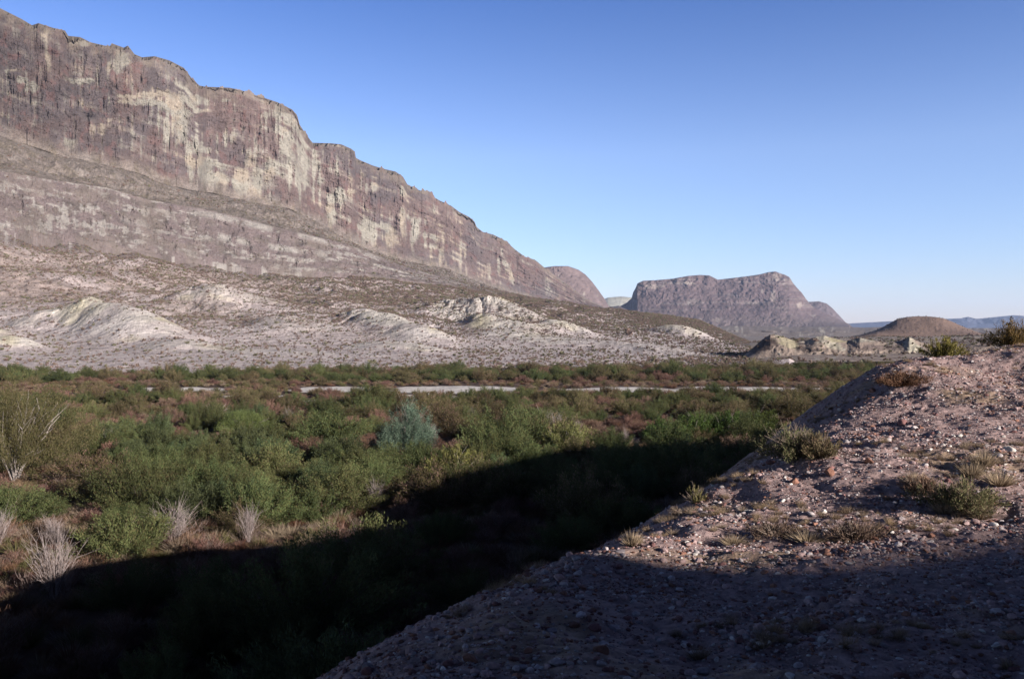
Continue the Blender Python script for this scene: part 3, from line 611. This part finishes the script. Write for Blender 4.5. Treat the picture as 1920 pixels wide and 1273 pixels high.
clear = [(40,905,7.0),(770,868,5.0),(775,900,4.0),(745,893,3.5),(100,1132,2.5),(325,1022,3.4),(465,1020,2.0),(705,960,2.4),(1172,838,3.0),(812,832,2.5),(205,845,2.5),(455,815,7.5),(125,850,5.5),(700,850,4.0),(985,800,4.0),(1060,852,4),(850,905,3)]
cxy = [(*fl(a, b), r) for a, b, r in clear]
def cleared(x, y):
    return any((x-a)**2 + (y-b)**2 < r*r for a, b, r in cxy)
nearb = [n for n in nearb if not cleared(n[0], n[1])]

def tree_thing(name, loc, R, H, base, tip, mat, seed, label, cat, npl=170, per=150, wood=(.24,.21,.19), ln=.26, wd=.085, nst=14, r0=.11, lean=(0,0), **kw):
    r = empty(name, loc); tag(r, label, cat)
    me = foliage_mesh('crown', base, R, H, npl, per, ln, wd, seed, mat, tip=tip, base_h=.34, **kw)
    c = bpy.data.objects.new('crown', me); C.objects.link(c); c.parent = r
    t = bpy.data.objects.new('trunk', stem_mesh('trunk', wood, nst, R*.85, H*.86, r0, seed, sub=4, spread=.95, sides=6)); C.objects.link(t); t.parent = r
    return r
x, y = fl(28, 905); tree_thing('tamarisk_tree', (x, y, FLOOR), 6.2, 11.6, (.066,.062,.026), (.10,.08,.045), M_leaf, 201, "big feathery olive tree with pale forked limbs cut off by the left edge", "tree", npl=300, per=240, ln=.24, wd=.055, nst=22, r0=.17, lump=.8)
x, y = fl(-75, 880); tree_thing('tamarisk_tree', (x, y, FLOOR), 6, 9, (.066,.062,.026), (.10,.08,.045), M_leaf, 202, "second olive tree just outside the left edge, behind the big feathery one", "tree", npl=170, per=150, ln=.34, wd=.08, lump=.8)
x, y = fl(768, 868); tree_thing('willow_tree', (x, y, FLOOR), 2.9, 7.9, (.092,.140,.098), (.13,.17,.12), M_leaf, 203, "tall blue-green willow standing out above the brush in the middle", "tree", npl=200, per=230, ln=.18, wd=.055, lump=1.25, up=-.3)
x, y = fl(722, 858); tree_thing('willow_tree', (x, y, FLOOR), 1.9, 4.6, (.086,.130,.088), (.12,.15,.10), M_leaf, 204, "short blue-green willow close against the left side of the tall one", "tree", npl=90, per=170, ln=.17, wd=.05, lump=2, up=-.4)
x, y = fl(455, 815); tree_thing('mesquite_tree', (x, y, FLOOR), 5.2, 3.7, (.085,.10,.032), (.12,.13,.045), M_leaf, 205, "broad low yellow-green mesquite with a rounded top left of centre", "tree", npl=240, per=200, ln=.17, wd=.055)
x, y = fl(400, 792); tree_thing('mesquite_tree', (x, y, FLOOR), 3.4, 4.3, (.085,.09,.038), (.12,.11,.05), M_leaf, 206, "thin-topped olive mesquite rising behind the broad yellow-green one", "tree", npl=120, per=150, ln=.17, wd=.05)
x, y = fl(1068, 856); tree_thing('mesquite_tree', (x, y, FLOOR), 3.6, 4.3, (.095,.098,.034), (.12,.11,.05), M_leaf, 207, "bright yellow-green mesquite right on the shade edge in the middle", "tree", npl=130, per=130)
x, y = fl(1240, 832); tree_thing('mesquite_tree', (x, y, FLOOR), 3.0, 3.6, (.05,.085,.022), (.07,.09,.03), M_leaf, 208, "dark green bush-like mesquite, first of the row left of the gravel spur", "tree", npl=110, per=120)
for i, (a, b, r_, h_) in enumerate([(1300,826,3.4,4.1),(1365,826,3.6,4.4),(1425,824,3.4,4.6)]):
    x, y = fl(a, b); tree_thing('mesquite_tree', (x, y, FLOOR), r_, h_, [(.045,.085,.02), (.05,.09,.02), (.075,.105,.025)][i], (.07,.10,.03), M_leaf, 209+i,
       ["deep green mesquite, second of the row left of the gravel spur", "deep green mesquite with a rounded top, third of the row left of the gravel spur", "lighter green mesquite nearest the gravel spur above the flat shadow"][i], "tree", npl=120, per=120)
x, y = fl(1015, 800); tree_thing('mesquite_tree', (x, y, FLOOR), 5.2, 3.5, (.07,.08,.030), (.10,.09,.045), M_leaf, 215, "wide olive mesquite with dark hollows right of the blue-green willow", "tree", npl=190, per=170, ln=.18, wd=.06)
x, y = fl(860, 905); tree_thing('mesquite_tree', (x, y, FLOOR), 3.2, 4.0, (.095,.098,.030), (.12,.11,.05), M_leaf, 216, "yellow-olive bush-like mesquite just above the shade edge right of the step", "tree", npl=120, per=120)
x, y = fl(1590, 770); tree_thing('mesquite_tree', (x, y, FLOOR), 4.2, 4.0, (.07,.085,.028), (.10,.09,.045), M_leaf, 217, "olive mesquite half hidden behind the crest of the gravel spur", "tree", npl=110, per=110)
for (px_, py_, k, i, sc, sx, rz, lab, cat) in features:
    x, y = fl(px_, py_); copy_thing(k, i, (x, y, FLOOR), rz, sc, lab, cat, None, sx)

# numbered by how large they show: the nearest 280 in the frame are things, everything else is brush
nearb.sort(key=lambda n: n[1])
CNAME = dict(green="green salt cedar", olive="olive salt cedar", teal="cool green willow", red="red-brown dry bush", tan="straw-brown dry bush", bare="grey leafless shrub")
CATN = dict(green="salt cedar", olive="salt cedar", teal="willow bush", red="dry bush", tan="dry bush", bare="bare shrub")
rest = []; singles = []
for n in nearb:
    (singles if (n[4] and len(singles) < 280) else rest).append(n)
LAND = [(100,1132,"the tall pale fan"),(325,1022,"the grey twiggy thicket"),(465,1020,"the narrow pale shrub"),(705,960,"the leaning grey stems"),(768,868,"the blue-green willow"),(205,845,"the pale dead branches"),(30,905,"the feathery olive tree"),(860,905,"the yellow-olive mesquite"),(1068,856,"the yellow-green mesquite"),(1240,832,"the dark mesquite row"),(0,1273,"the left corner"),(640,1290,"the spur's foot"),(1000,1080,"the spur's lower crest"),(1400,905,"the crest shrub")]
landw = [(*fl(a, min(b, 1290)), s) for a, b, s in LAND]
LABS = []
ORD = ["leftmost", "second from left", "third from left", "fourth from left", "fifth from left", "sixth from left", "seventh from left", "eighth from left", "ninth from left", "tenth from left", "eleventh from left", "twelfth from left"]
def distinct(recs):
    by = {}
    for r in recs: by.setdefault(r[0], []).append(r)
    for lab, g in by.items():
        if len(g) > 1:
            g.sort(key=lambda r: r[1])
            for i, r in enumerate(g): r[2]["label"] = f"{lab}, {'rightmost' if i == len(g)-1 else ORD[min(i, 11)]}"
for (x, y, kind, sc, fr) in singles:
    s = x*.6+y*.8; lit = (-13.2 - TE*(x*.8-y*.6)) > L(np.float64(s), hs)
    best = min(landw, key=lambda l: (l[0]-x)**2+(l[1]-y)**2); dx, dy = x-best[0], y-best[1]; r = math.hypot(dx, dy)
    rel = ("just " if r < 4 else ("" if r < 9 else "well ")) + ("behind" if dy > abs(dx) else "ahead of" if -dy > abs(dx) else "left of" if dx < 0 else "right of")
    size = "large" if sc > 1.0 else "low" if sc < .72 else "middling"
    lab = f"{size} {CNAME[kind]} {'in sun' if lit else 'in shade'} {rel} {best[2]}"
    sc_ = sc * (1.0 if y > 40 else .8)
    made = copy_thing(kind, int(rng.integers(0, 4)), (x, y, FLOOR), rng.uniform(0, 6.28), sc_, lab, CATN[kind], "salt cedars and dry bushes packed on the valley floor", rng.uniform(1.05, 1.6))
    LABS.append((lab, x/y, made))
distinct(LABS)

# the rest of the brush: instanced, one object
far = [list(n[:4]) for n in rest]
for (y0, y1, st) in ((150, 250, 4.4), (250, 375, 4.8)):
    for (x, y) in cells(y0, y1, st):
        if y > 385: continue
        px = 960+F*x/y; lim = L(np.float64(px), [(-200,300),(0,300),(500,312),(1000,345),(1700,365)])
        if y > lim + 8*math.sin(x*.13)+6*math.sin(x*.41): continue
        far.append([x, y, None, min(.55*rng.lognormal(.2, .32), 1.35)])
fa = np.array([[n[0], n[1]] for n in far]); ob = on_bar(fa[:, 0], fa[:, 1], 1.0); ff = floor_free(fa[:, 0], fa[:, 1]); k1 = fbm(fa[:, 0]/22, fa[:, 1]/12, 3, 721); k2 = fbm(fa[:, 0]/10, fa[:, 1]/10, 2, 722)
kinds = ['green', 'olive', 'teal', 'red', 'tan', 'bare']
inst = []
for n, b, ok, a, c in zip(far, ob, ff, k1, k2):
    if not ok or b > .2 or cleared(n[0], n[1]): continue
    k = n[2]
    if k is None:
        y = n[1]; band = .35 if 205 < y < 262 else .0
        if y < 215: k = 'red' if a > .22 else 'tan' if a > .12 else 'olive' if c > -.25 else 'green'
        elif y < 262: k = 'tan' if a > .0 else 'red' if c > .2 else 'olive'
        else: k = 'green' if c > .1 else 'olive' if a < .25 else 'red'
        if rng.random() < .12: continue
    sc = n[3]*(.62 if (b > .02 or (205 < n[1] < 262)) else 1.0)
    inst.append((n[0], n[1], kinds.index(k)*4 + int(rng.integers(0, 4)), sc))
# slope-foot bushes at the edge of the brush
pc_ = bpy.data.collections.new("brush_kinds")
k = 0
for kd in kinds:
    for i in range(4):
        nm, parts = PROTO[kd][i % len(PROTO[kd])]
        po = bpy.data.objects.new(f"brush_{k:02d}", parts[0][1]); pc_.objects.link(po); k += 1
def scatter(name, P3, idx, sc, coll, label, rots=None, rmax=.12, wide=(.9, 1.25)):
    me = bpy.data.meshes.new(name); me.vertices.add(len(P3)); me.vertices.foreach_set("co", np.ascontiguousarray(P3, np.float32).ravel())
    a = me.attributes.new("pick", 'INT', 'POINT'); a.data.foreach_set("value", np.array(idx, np.int32))
    a = me.attributes.new("size", 'FLOAT_VECTOR', 'POINT'); sc = np.asarray(sc, np.float32)
    if sc.ndim == 1: sc = np.stack([sc*rng.uniform(*wide, len(sc)), sc*rng.uniform(*wide, len(sc)), sc], -1)
    a.data.foreach_set("vector", np.ascontiguousarray(sc, np.float32).ravel())
    a = me.attributes.new("turn", 'FLOAT_VECTOR', 'POINT')
    if rots is None: rots = np.stack([rng.uniform(-rmax, rmax, len(P3)), rng.uniform(-rmax, rmax, len(P3)), rng.uniform(0, 6.28, len(P3))], -1)
    a.data.foreach_set("vector", np.ascontiguousarray(rots, np.float32).ravel()); me.update()
    o = bpy.data.objects.new(name, me); C.objects.link(o); o["kind"] = "stuff"; o["label"] = label
    g = bpy.data.node_groups.new(name + "_scatter", 'GeometryNodeTree')
    g.interface.new_socket(name="Geometry", in_out='INPUT', socket_type='NodeSocketGeometry'); g.interface.new_socket(name="Geometry", in_out='OUTPUT', socket_type='NodeSocketGeometry')
    N = g.nodes; gi = N.new("NodeGroupInput"); go = N.new("NodeGroupOutput"); ip = N.new("GeometryNodeInstanceOnPoints"); ci = N.new("GeometryNodeCollectionInfo")
    ci.inputs["Collection"].default_value = coll; ci.inputs["Separate Children"].default_value = True; ci.inputs["Reset Children"].default_value = True
    def at(nm, ty):
        n = N.new("GeometryNodeInputNamedAttribute"); n.data_type = ty; n.inputs["Name"].default_value = nm; return n.outputs["Attribute"]
    ip.inputs["Pick Instance"].default_value = True
    e2r = N.new("FunctionNodeEulerToRotation")
    g.links.new(gi.outputs[0], ip.inputs["Points"]); g.links.new(ci.outputs[0], ip.inputs["Instance"]); g.links.new(at("pick", 'INT'), ip.inputs["Instance Index"])
    g.links.new(at("turn", 'FLOAT_VECTOR'), e2r.inputs[0]); g.links.new(e2r.outputs[0], ip.inputs["Rotation"]); g.links.new(at("size", 'FLOAT_VECTOR'), ip.inputs["Scale"])
    g.links.new(ip.outputs[0], go.inputs[0])
    md = o.modifiers.new("scatter", 'NODES'); md.node_group = g
    return o
ia = np.array([(a, b) for a, b, _, _ in inst])
scatter("brush", np.column_stack([ia, np.full(len(ia), FLOOR)]), [c for _, _, c, _ in inst], [d for _, _, _, d in inst], pc_, "green and brown brush covering the valley floor out to the foothills", wide=(1.0, 1.45))
print("brush", len(inst), "singles", len(singles))

# low dry grass and twigs between the bushes and along the pale bars
def tuft_proto(name, n, R, H, wd, base, tip, seed, mat):
    g = np.random.default_rng(seed); a = g.uniform(0, 6.283, n); r = np.sqrt(g.random(n))
    c = np.stack([np.cos(a)*r*R*.35, np.sin(a)*r*R*.35, np.zeros(n)], -1); d = np.stack([np.cos(a)*r*R, np.sin(a)*r*R, H*(1-.5*r*r)], -1) + g.normal(size=(n, 3))*.12*H
    d[:, 2] = np.abs(d[:, 2]); ln = np.linalg.norm(d, axis=1)*g.uniform(.5, 1.05, n); v, f = slivers(c, d, ln, np.full(n, wd))
    col = np.repeat(np.array(base)[None]*g.uniform(.75, 1.25, (n, 1)), 3, 0); col[2::3] = np.array(tip)*g.uniform(.8, 1.2, (n, 1))
    return mesh_np(name, v, f, mat, col=col, link=False)
gc2 = bpy.data.collections.new("ground_tufts")
for i, (b, t) in enumerate([((.13,.085,.05), (.20,.14,.09)), ((.16,.12,.08), (.24,.19,.14)), ((.08,.075,.03), (.11,.10,.045)), ((.10,.055,.035), (.15,.08,.05))]):
    gc2.objects.link(bpy.data.objects.new(f"tuft_{i}", tuft_proto("tuft", 260, .8, .9, .035, b, t, 300+i, M_dry)))
gp = np.array(cells(26, 120, 1.5) + cells(120, 300, 3.6)); gp = gp[floor_free(gp[:, 0], gp[:, 1]) & (on_bar(gp[:, 0], gp[:, 1], .9) < .35)]
scatter("dry_grass", np.column_stack([gp, np.full(len(gp), FLOOR)]), rng.integers(0, 4, len(gp)), rng.uniform(.5, 1.5, len(gp)), gc2, "dry grass and twigs between the bushes")

# ------------------------------------------------------------------ scrub on the foothills and talus
ic = np.array([(0,0,1),(.894,0,.447),(.276,.851,.447),(-.724,.526,.447),(-.724,-.526,.447),(.276,-.851,.447),(.724,.526,-.447),(-.276,.851,-.447),(-.894,0,-.447),(-.276,-.851,-.447),(.724,-.526,-.447),(0,0,-1)])
icf = np.array([(0,1,2),(0,2,3),(0,3,4),(0,4,5),(0,5,1),(1,6,2),(2,7,3),(3,8,4),(4,9,5),(5,10,1),(6,7,2),(7,8,3),(8,9,4),(9,10,5),(10,6,1),(11,7,6),(11,8,7),(11,9,8),(11,10,9),(11,6,10)])
sc_coll = bpy.data.collections.new("scrub_kinds")
for i, (b, t) in enumerate([((.125,.090,.070), (.15,.115,.09)), ((.105,.098,.060), (.13,.12,.07)), ((.14,.095,.08), (.16,.125,.105))]):
    me = foliage_mesh("scrub", b, 1.0, 1.1, 9, 14, .55, .30, 330+i, M_scrub, tip=t, lump=1.6)
    sc_coll.objects.link(bpy.data.objects.new(f"scrub_{i}", me))
Xf, Yf, Zf, SG, PL, SC_, PXf = (foot[k] for k in ('X', 'Y', 'Z', 'SEG', 'pale', 'scr', 'PX'))
area = np.zeros_like(Xf); dX = np.hypot(np.gradient(Xf, axis=1), np.gradient(Yf, axis=1)); dY = np.abs(np.gradient(Yf, axis=0)); area = dX*dY
clump = ss(-.25, .35, fbm(Xf/26, Yf/26, 4, 801)); fine = ss(-.1, .2, fbm(Xf/5, Yf/5, 2, 802))
dens = np.where(SG <= 4, (.050 + ss(-8, 16, Zf)*(.055 + .12*clump*SC_) + .02*clump)*(1-.85*PL)*(.35+.65*fine)*1.5, np.where(SG == 6, .016*clump, np.where(SG == 5, .008, 0)))
dens = dens*(PXf > -420)*(SG >= 1)*ss(2600, 1500, Yf)
lam = dens*area*.9; pick = rng.random(lam.shape) < lam; pi = np.argwhere(pick)
S3 = np.stack([Xf[pick] + rng.uniform(-.5, .5, pick.sum()), Yf[pick], Zf[pick]-.1], -1); D_ = Yf[pick]
ssz = rng.lognormal(-.35, .35, len(S3))*np.interp(D_, [350, 700, 1500], [.72, .85, 1.5])
if len(S3) > 110000: kk = rng.permutation(len(S3))[:110000]; S3 = S3[kk]; ssz = ssz[kk]
scatter("scrub", S3, rng.integers(0, 3, len(S3)), ssz, sc_coll, "sparse brown and olive desert scrub dotted over the foothills")
print("scrub", len(S3))
# scrub on the right hand badlands
ex = []
for (Xl, Yl, Zl), dn in zip((FORMS[6], FORMS[7], FORMS[8], FORMS[9]), (0, .004, .03, .03)):
    ar = np.abs(np.gradient(Xl, axis=1)*np.gradient(Yl, axis=0)); m = (rng.random(Xl.shape) < ar*dn*ss(-.2, .3, fbm(Xl/20, Yl/20, 3, 811))) & (Yl < 2200)
    ex.append(np.stack([Xl[m], Yl[m], Zl[m]-.1], -1))
ex = np.concatenate(ex); 
fx = rng.uniform(-300, 500, 9000); fy = rng.uniform(330, 620, 9000)
ex = np.concatenate([ex, np.stack([fx, fy, np.full(9000, FLOOR)], -1)])
scatter("scrub", ex, rng.integers(0, 3, len(ex)), rng.lognormal(-.3, .35, len(ex)), sc_coll, "low scrub dotted over the flat ground and badlands on the right")
print("scrub2", len(ex))

# ------------------------------------------------------------------ the gravel spur: stones
def stone_mesh(name, seed, cols, sub=2):
    g = np.random.default_rng(seed); v = ic.copy(); f = icf.copy()
    for _ in range(sub):
        key = {}; vl = list(map(tuple, v)); nf = []
        def mid(a, b):
            k = (min(a, b), max(a, b))
            if k not in key:
                m = (np.array(vl[a])+np.array(vl[b]))/2; m /= np.linalg.norm(m); key[k] = len(vl); vl.append(tuple(m))
            return key[k]
        for a, b, c in f:
            ab, bc, ca = mid(a, b), mid(b, c), mid(c, a); nf += [(a, ab, ca), (b, bc, ab), (c, ca, bc), (ab, bc, ca)]
        v = np.array(vl); f = np.array(nf)
    for k in range(9):                                   # broken facets
        n = g.normal(size=3); n /= np.linalg.norm(n); h = g.uniform(.55, .85); d = v@n
        v = v - np.clip(d-h, 0, None)[:, None]*n*.92
    v = v*np.array([1, g.uniform(.6, .9), g.uniform(.45, .7)])
    v *= (1 + .06*fbm(v[:, 0]*3, v[:, 1]*3, 2, seed, z=v[:, 2]*3))[:, None]
    return mesh_np(name, v*.5, f, M_stone, col=np.broadcast_to(np.array(cols), v.shape), link=False)
SCOL = [("pale grey", (.36,.33,.325)), ("chalk white", (.50,.48,.44)), ("pinkish grey", (.30,.22,.21)), ("rusty brown", (.20,.105,.075)), ("dark red", (.16,.085,.08)), ("grey", (.26,.23,.23))]
stones = []; stc = bpy.data.collections.new("stone_kinds")
for ci_, (cn, cc) in enumerate(SCOL):
    for j in range(4):
        stones.append((cn, stone_mesh("stone", 400+ci_*7+j, cc, 2)))
gcol_ = bpy.data.collections.new("pebble_kinds")
for ci_, (cn, cc) in enumerate(SCOL):
    for j in range(2): gcol_.objects.link(bpy.data.objects.new(f"pebble_{ci_}{j}", stone_mesh("pebble", 500+ci_*7+j, cc, 1)))
def slope_points(n, seed):
    """spread evenly over what the camera sees of the spur"""
    g = np.random.default_rng(seed); px = g.uniform(600, 2060, n*3); d = 4.5 + 27*g.random(n*3)**.8
    x = (px-960)/F*d; y = d; z = hill_z(x, y); py = YH - F*z/d
    crest_y = L(px, [(e[0], e[1]) for e in edge]); cd = L(px, [(e[0], e[2]) for e in edge]) + 2.0
    ok = (py < 1330) & (d < cd + 4) & (z > -9); return x[ok][:n], y[ok][:n], px[ok][:n], py[ok][:n]
x, y, _, _ = slope_points(180000, 5); z = ground_hill(x, y); cl = fbm(x/.8, y/.8, 3, 820)
kp = rng.random(len(x)) < .40+.60*ss(-.15, .35, cl); x, y, z = x[kp], y[kp], z[kp]
psz = .018*rng.lognormal(0, .68, len(x)); w6 = np.array([.14,.045,.33,.18,.155,.15])
pid = rng.choice(6, len(x), p=w6)*2 + rng.integers(0, 2, len(x))
scatter("gravel", np.column_stack([x, y, z+psz*.1]), pid, np.clip(psz, .010, .13), gcol_, "loose gravel and pebbles covering the spur")
x, y, pxs, pys = slope_points(290, 6)
def spot(px, py):
    for cond, s in ((py < 720, "spur top"), (py > 1010, "shaded foot"), (px < 1320, "lower tail"), (px < 1560, "left part"), (px < 1760, "middle part"), (True, "right part")):
        if cond: return s
LM2 = [(1800,930,"the big dark shrub"),(1480,850,"the green crest shrub"),(1690,705,"the brown crest shrub"),(1760,640,"the first creosote"),(1895,625,"the second creosote"),(1840,870,"the straw grass clumps"),(1240,1010,"the small crest tuft"),(1550,1000,"the shade line"),(1600,820,"the gravel face"),(1880,780,"the right edge"),(1350,950,"the lower crest")]
_s0 = .078; SL = []
for i in range(len(x)):
    cid = int(rng.choice(6, p=[.2,.14,.28,.16,.1,.12])); nm, me = stones[cid*4 + int(rng.integers(0, 4))]
    s = float(np.clip(_s0*rng.lognormal(0, .38), .045, .24)); zz = float(ground_hill(x[i], y[i]))
    o = bpy.data.objects.new("stone", me); C.objects.link(o); o.location = (x[i], y[i], zz+s*.08); o.scale = (s, s, s)
    o.rotation_euler = (rng.uniform(-.4, .4), rng.uniform(-.4, .4), rng.uniform(0, 6.28))
    b = min(LM2, key=lambda l: (l[0]-pxs[i])**2+(l[1]-pys[i])**2); dx, dy = pxs[i]-b[0], pys[i]-b[1]
    rel = ("close to" if math.hypot(dx, dy) < 45 else "below" if dy > abs(dx) else "above" if -dy > abs(dx) else "left of" if dx < 0 else "right of")
    tag(o, f"{'big' if s > .105 else 'small' if s < .062 else 'fist-sized'} {nm} stone {rel} {b[2]}, {spot(pxs[i], pys[i])}", "stone", "stones lying on the gravel spur"); SL.append((o["label"], pxs[i], o))
distinct(SL)
# named boulders
for (a, b, s, c, lab) in [(1330+0,0,0,0,"")][:0]: pass
bould = [(1555,890,.42,3,"largest rusty boulder, half buried below the green crest shrub"),(1628,868,.34,3,"flat brown boulder in the middle of the sunlit gravel"),(1490,905,.30,3,"rusty boulder at the crest under the green shrub"),(1545,962,.22,1,"white upright stone just above the shade line"),(1520,965,.24,0,"pale flat stone beside the white upright one"),(1575,770,.26,1,"white stone high on the left of the gravel face"),(1668,738,.30,0,"long pale stone below the brown crest shrub"),(1650,885,.18,1,"round chalk-white stone in the middle of the gravel"),(1615,1165-0,.16,1,"white stone lying in the dark shade at the bottom"),(1700,1200,.15,0,"pale stone farther right in the dark shade at the bottom"),(1445,870,.36,4,"dark boulder on the crest edge beside the green shrub"),(1650,712,.5,4,"dark overhanging boulder on the crest at the brown shrub"),(1636,735,.4,3,"red-brown boulder under the dark overhanging one")]
for (a, b, s, c, lab) in bould:
    s *= .55
    X0, Y0, Z0 = at_slope(a, b); o = bpy.data.objects.new("boulder", stones[c*4+1][1]); C.objects.link(o); o.location = (X0, Y0, Z0+s*.12); o.scale = (s, s, s*1.1); o.rotation_euler = (.2, -.15, a*.7); tag(o, lab, "boulder")

# grass tufts and shrubs on the spur
gc3 = bpy.data.collections.new("spur_tufts")
for i, (b, t) in enumerate([((.17,.12,.07), (.30,.22,.14)), ((.18,.13,.09), (.27,.21,.15)), ((.13,.09,.06), (.20,.15,.10))]):
    gc3.objects.link(bpy.data.objects.new(f"spur_tuft_{i}", tuft_proto("spur_tuft", 200, .5, .6, .012, b, t, 350+i, M_grass)))
x, y, _, _ = slope_points(2000, 9); m = fbm(x/1.8, y/1.8, 3, 830) > .24; x, y = x[m], y[m]; z = ground_hill(x, y)
scatter("dry_grass", np.column_stack([x, y, z]), rng.integers(0, 3, len(x)), rng.uniform(.1, .26, len(x)), gc3, "short straw-coloured grass between the stones of the spur", rmax=.3)
def grass_clump(px, py, R, H, lab, n=420, seed=1):
    X0, Y0, Z0 = at_slope(px, py); me = tuft_proto("grass_clump", n, R, H, .009, (.19,.14,.09), (.32,.25,.17), seed, M_grass)
    o = bpy.data.objects.new("grass_clump", me); C.objects.link(o); o.location = (X0, Y0, Z0-.02); tag(o, lab, "grass clump")
for i, (a, b, R_, H_, lab) in enumerate([(1843,872,.26,.34,"tall straw grass clump behind the big dark shrub"),(1822,892,.24,.30,"straw grass clump between the tall one and the big shrub"),(1875,908,.30,.28,"spreading straw grass clump at the right edge of the photo"),(1772,962,.22,.26,"straw grass clump at the front foot of the big shrub"),(1835,970,.26,.27,"straw grass clump at the right front of the big shrub"),(1715,905,.24,.24,"straw grass clump on the left of the big shrub"),(1515,1015,.26,.2,"low straw grass clump on the shade line, under the pale stones"),(1375,1020,.22,.16,"faint straw grass at the edge of the lower shade"),(1186,1021,.16,.22,"tiny grass tuft on the low crest, far down the spur")]):
    grass_clump(a, b, R_, H_, lab, seed=600+i)
def shrub(px, py, R, H, base, tip, lab, seed, name='creosote_bush', npl=70, per=80, ln=.06, wd=.022, nst=22, wood=(.16,.125,.10), mat=None, cat="shrub", d=None, up=.6):
    X0, Y0, Z0 = at_slope(px, py)
    if d: X0 = (px-960)/F*d; Y0 = d; Z0 = float(ground_hill(X0, d))
    R *= .86; H *= .86
    r = empty(name, (X0, Y0, Z0-.03)); tag(r, lab, cat)
    for pn, me in (('foliage', foliage_mesh('foliage', base, R, H, npl, per, ln, wd, seed, mat or M_leaf, tip=tip, up=up)), ('stem', stem_mesh('stem', wood, nst, R*.95, H*.97, .010, seed, sub=4))):
        c = bpy.data.objects.new(pn, me); C.objects.link(c); c.parent = r
shrub(1800,958,.62,.55,(.10,.105,.05),(.15,.12,.07),"big dark grey-green shrub low on the right of the spur among straw grass",701, npl=110, per=90, ln=.05, wd=.016, nst=50)
shrub(1728,925,.42,.34,(.15,.10,.07),(.20,.14,.09),"brown twiggy shrub in shadow against the left of the big grey-green one",702, name='dry_bush', npl=70, per=60, ln=.05, wd=.012, nst=50, mat=M_dry)
shrub(1488,862,.86,.80,(.075,.080,.038),(.12,.10,.06),"green crest shrub with fine leaves standing against the flat shadow",703, npl=80, per=70, ln=.06, wd=.018, nst=46)
shrub(1535,858,.55,.55,(.11,.095,.05),(.15,.11,.07),"brownish shrub against the right of the green crest shrub",704, name='dry_bush', npl=60, per=70, ln=.06, wd=.016, nst=30)
shrub(1692,722,.75,.42,(.16,.095,.055),(.22,.14,.08),"low red-brown shrub under the crest beside the dark boulder",705, name='dry_bush', npl=80, per=70, ln=.07, wd=.016, nst=40, mat=M_dry)
shrub(1768,662,.72,.85,(.14,.115,.035),(.22,.165,.06),"yellow-green creosote on the skyline of the spur, left of the taller one",706, npl=70, per=75, ln=.075, wd=.024, nst=22, d=26.0, up=.9)
shrub(1897,655,.80,1.15,(.15,.12,.035),(.24,.18,.06),"taller yellow-green creosote on the skyline at the right edge",707, npl=80, per=75, ln=.075, wd=.024, nst=24, d=27.3, up=.9)
shrub(1302,945,.32,.42,(.13,.11,.05),(.18,.14,.08),"thin little plant on the lower crest against the black shade",708, npl=16, per=40, ln=.06, wd=.014, nst=12)
shrub(1278,965,.38,.16,(.20,.16,.11),(.26,.2,.14),"pale leaning twig beside the thin little crest plant",709, name='dry_twig', npl=8, per=20, ln=.05, wd=.01, nst=8, wood=(.32,.27,.22))
shrub(1450,1005,.45,.25,(.13,.09,.07),(.17,.12,.08),"brown twiggy shrub half in shade left of the shade line",710, name='dry_bush', npl=40, per=50, ln=.05, wd=.012, nst=24, mat=M_dry)
shrub(1600,1010,.55,.28,(.13,.09,.07),(.17,.12,.08),"brown twiggy shrub on the shade line in the middle of the spur",711, name='dry_bush', npl=60, per=50, ln=.05, wd=.012, nst=30, mat=M_dry)
# two tiny white posts far out in the brush
for (a, b, lab) in ((262,737,"tiny white post in the brush far away on the left"), (804,740,"tiny white post in the brush in front of the pale gravel bar")):
    d = 205.0; x = (a-960)/F*d; zt = (YH-b)/F*d + .35
    v, f = tubes([[(0, 0, 0), (0, 0, zt-FLOOR-.5), (0, 0, zt-FLOOR-.12), (0, 0, zt-FLOOR)]], [[.06, .06, .30, .16]], 8)
    o = mesh_np("marker_post", v, f, mat_attr("white_paint", tint=(1,1,1)), col=np.full(v.shape, .8), smooth=True); o.location = (x, d, FLOOR); tag(o, lab, "marker post")

# ------------------------------------------------------------------ haze
hv = np.array([(x, y, z) for x in (-12000, 12500) for y in (-400, 16500) for z in (-20.5, 560)], float)
hf = np.array([(0,1,3,2),(4,6,7,5),(0,4,5,1),(2,3,7,6),(0,2,6,4),(1,5,7,3)])
mh = bpy.data.materials.new("haze"); mh.use_nodes = True; t = mh.node_tree; t.nodes.clear()
pv = t.nodes.new("ShaderNodeVolumePrincipled"); pv.inputs["Color"].default_value = (.50, .66, 1, 1); pv.inputs["Density"].default_value = 2.4e-5; pv.inputs["Anisotropy"].default_value = 0.0
mo = t.nodes.new("ShaderNodeOutputMaterial"); t.links.new(pv.outputs[0], mo.inputs["Volume"])
mesh_hz = mesh_np("haze", hv, hf, mh); mesh_hz["kind"] = "stuff"; mesh_hz["label"] = "thin blue air haze over the whole valley"
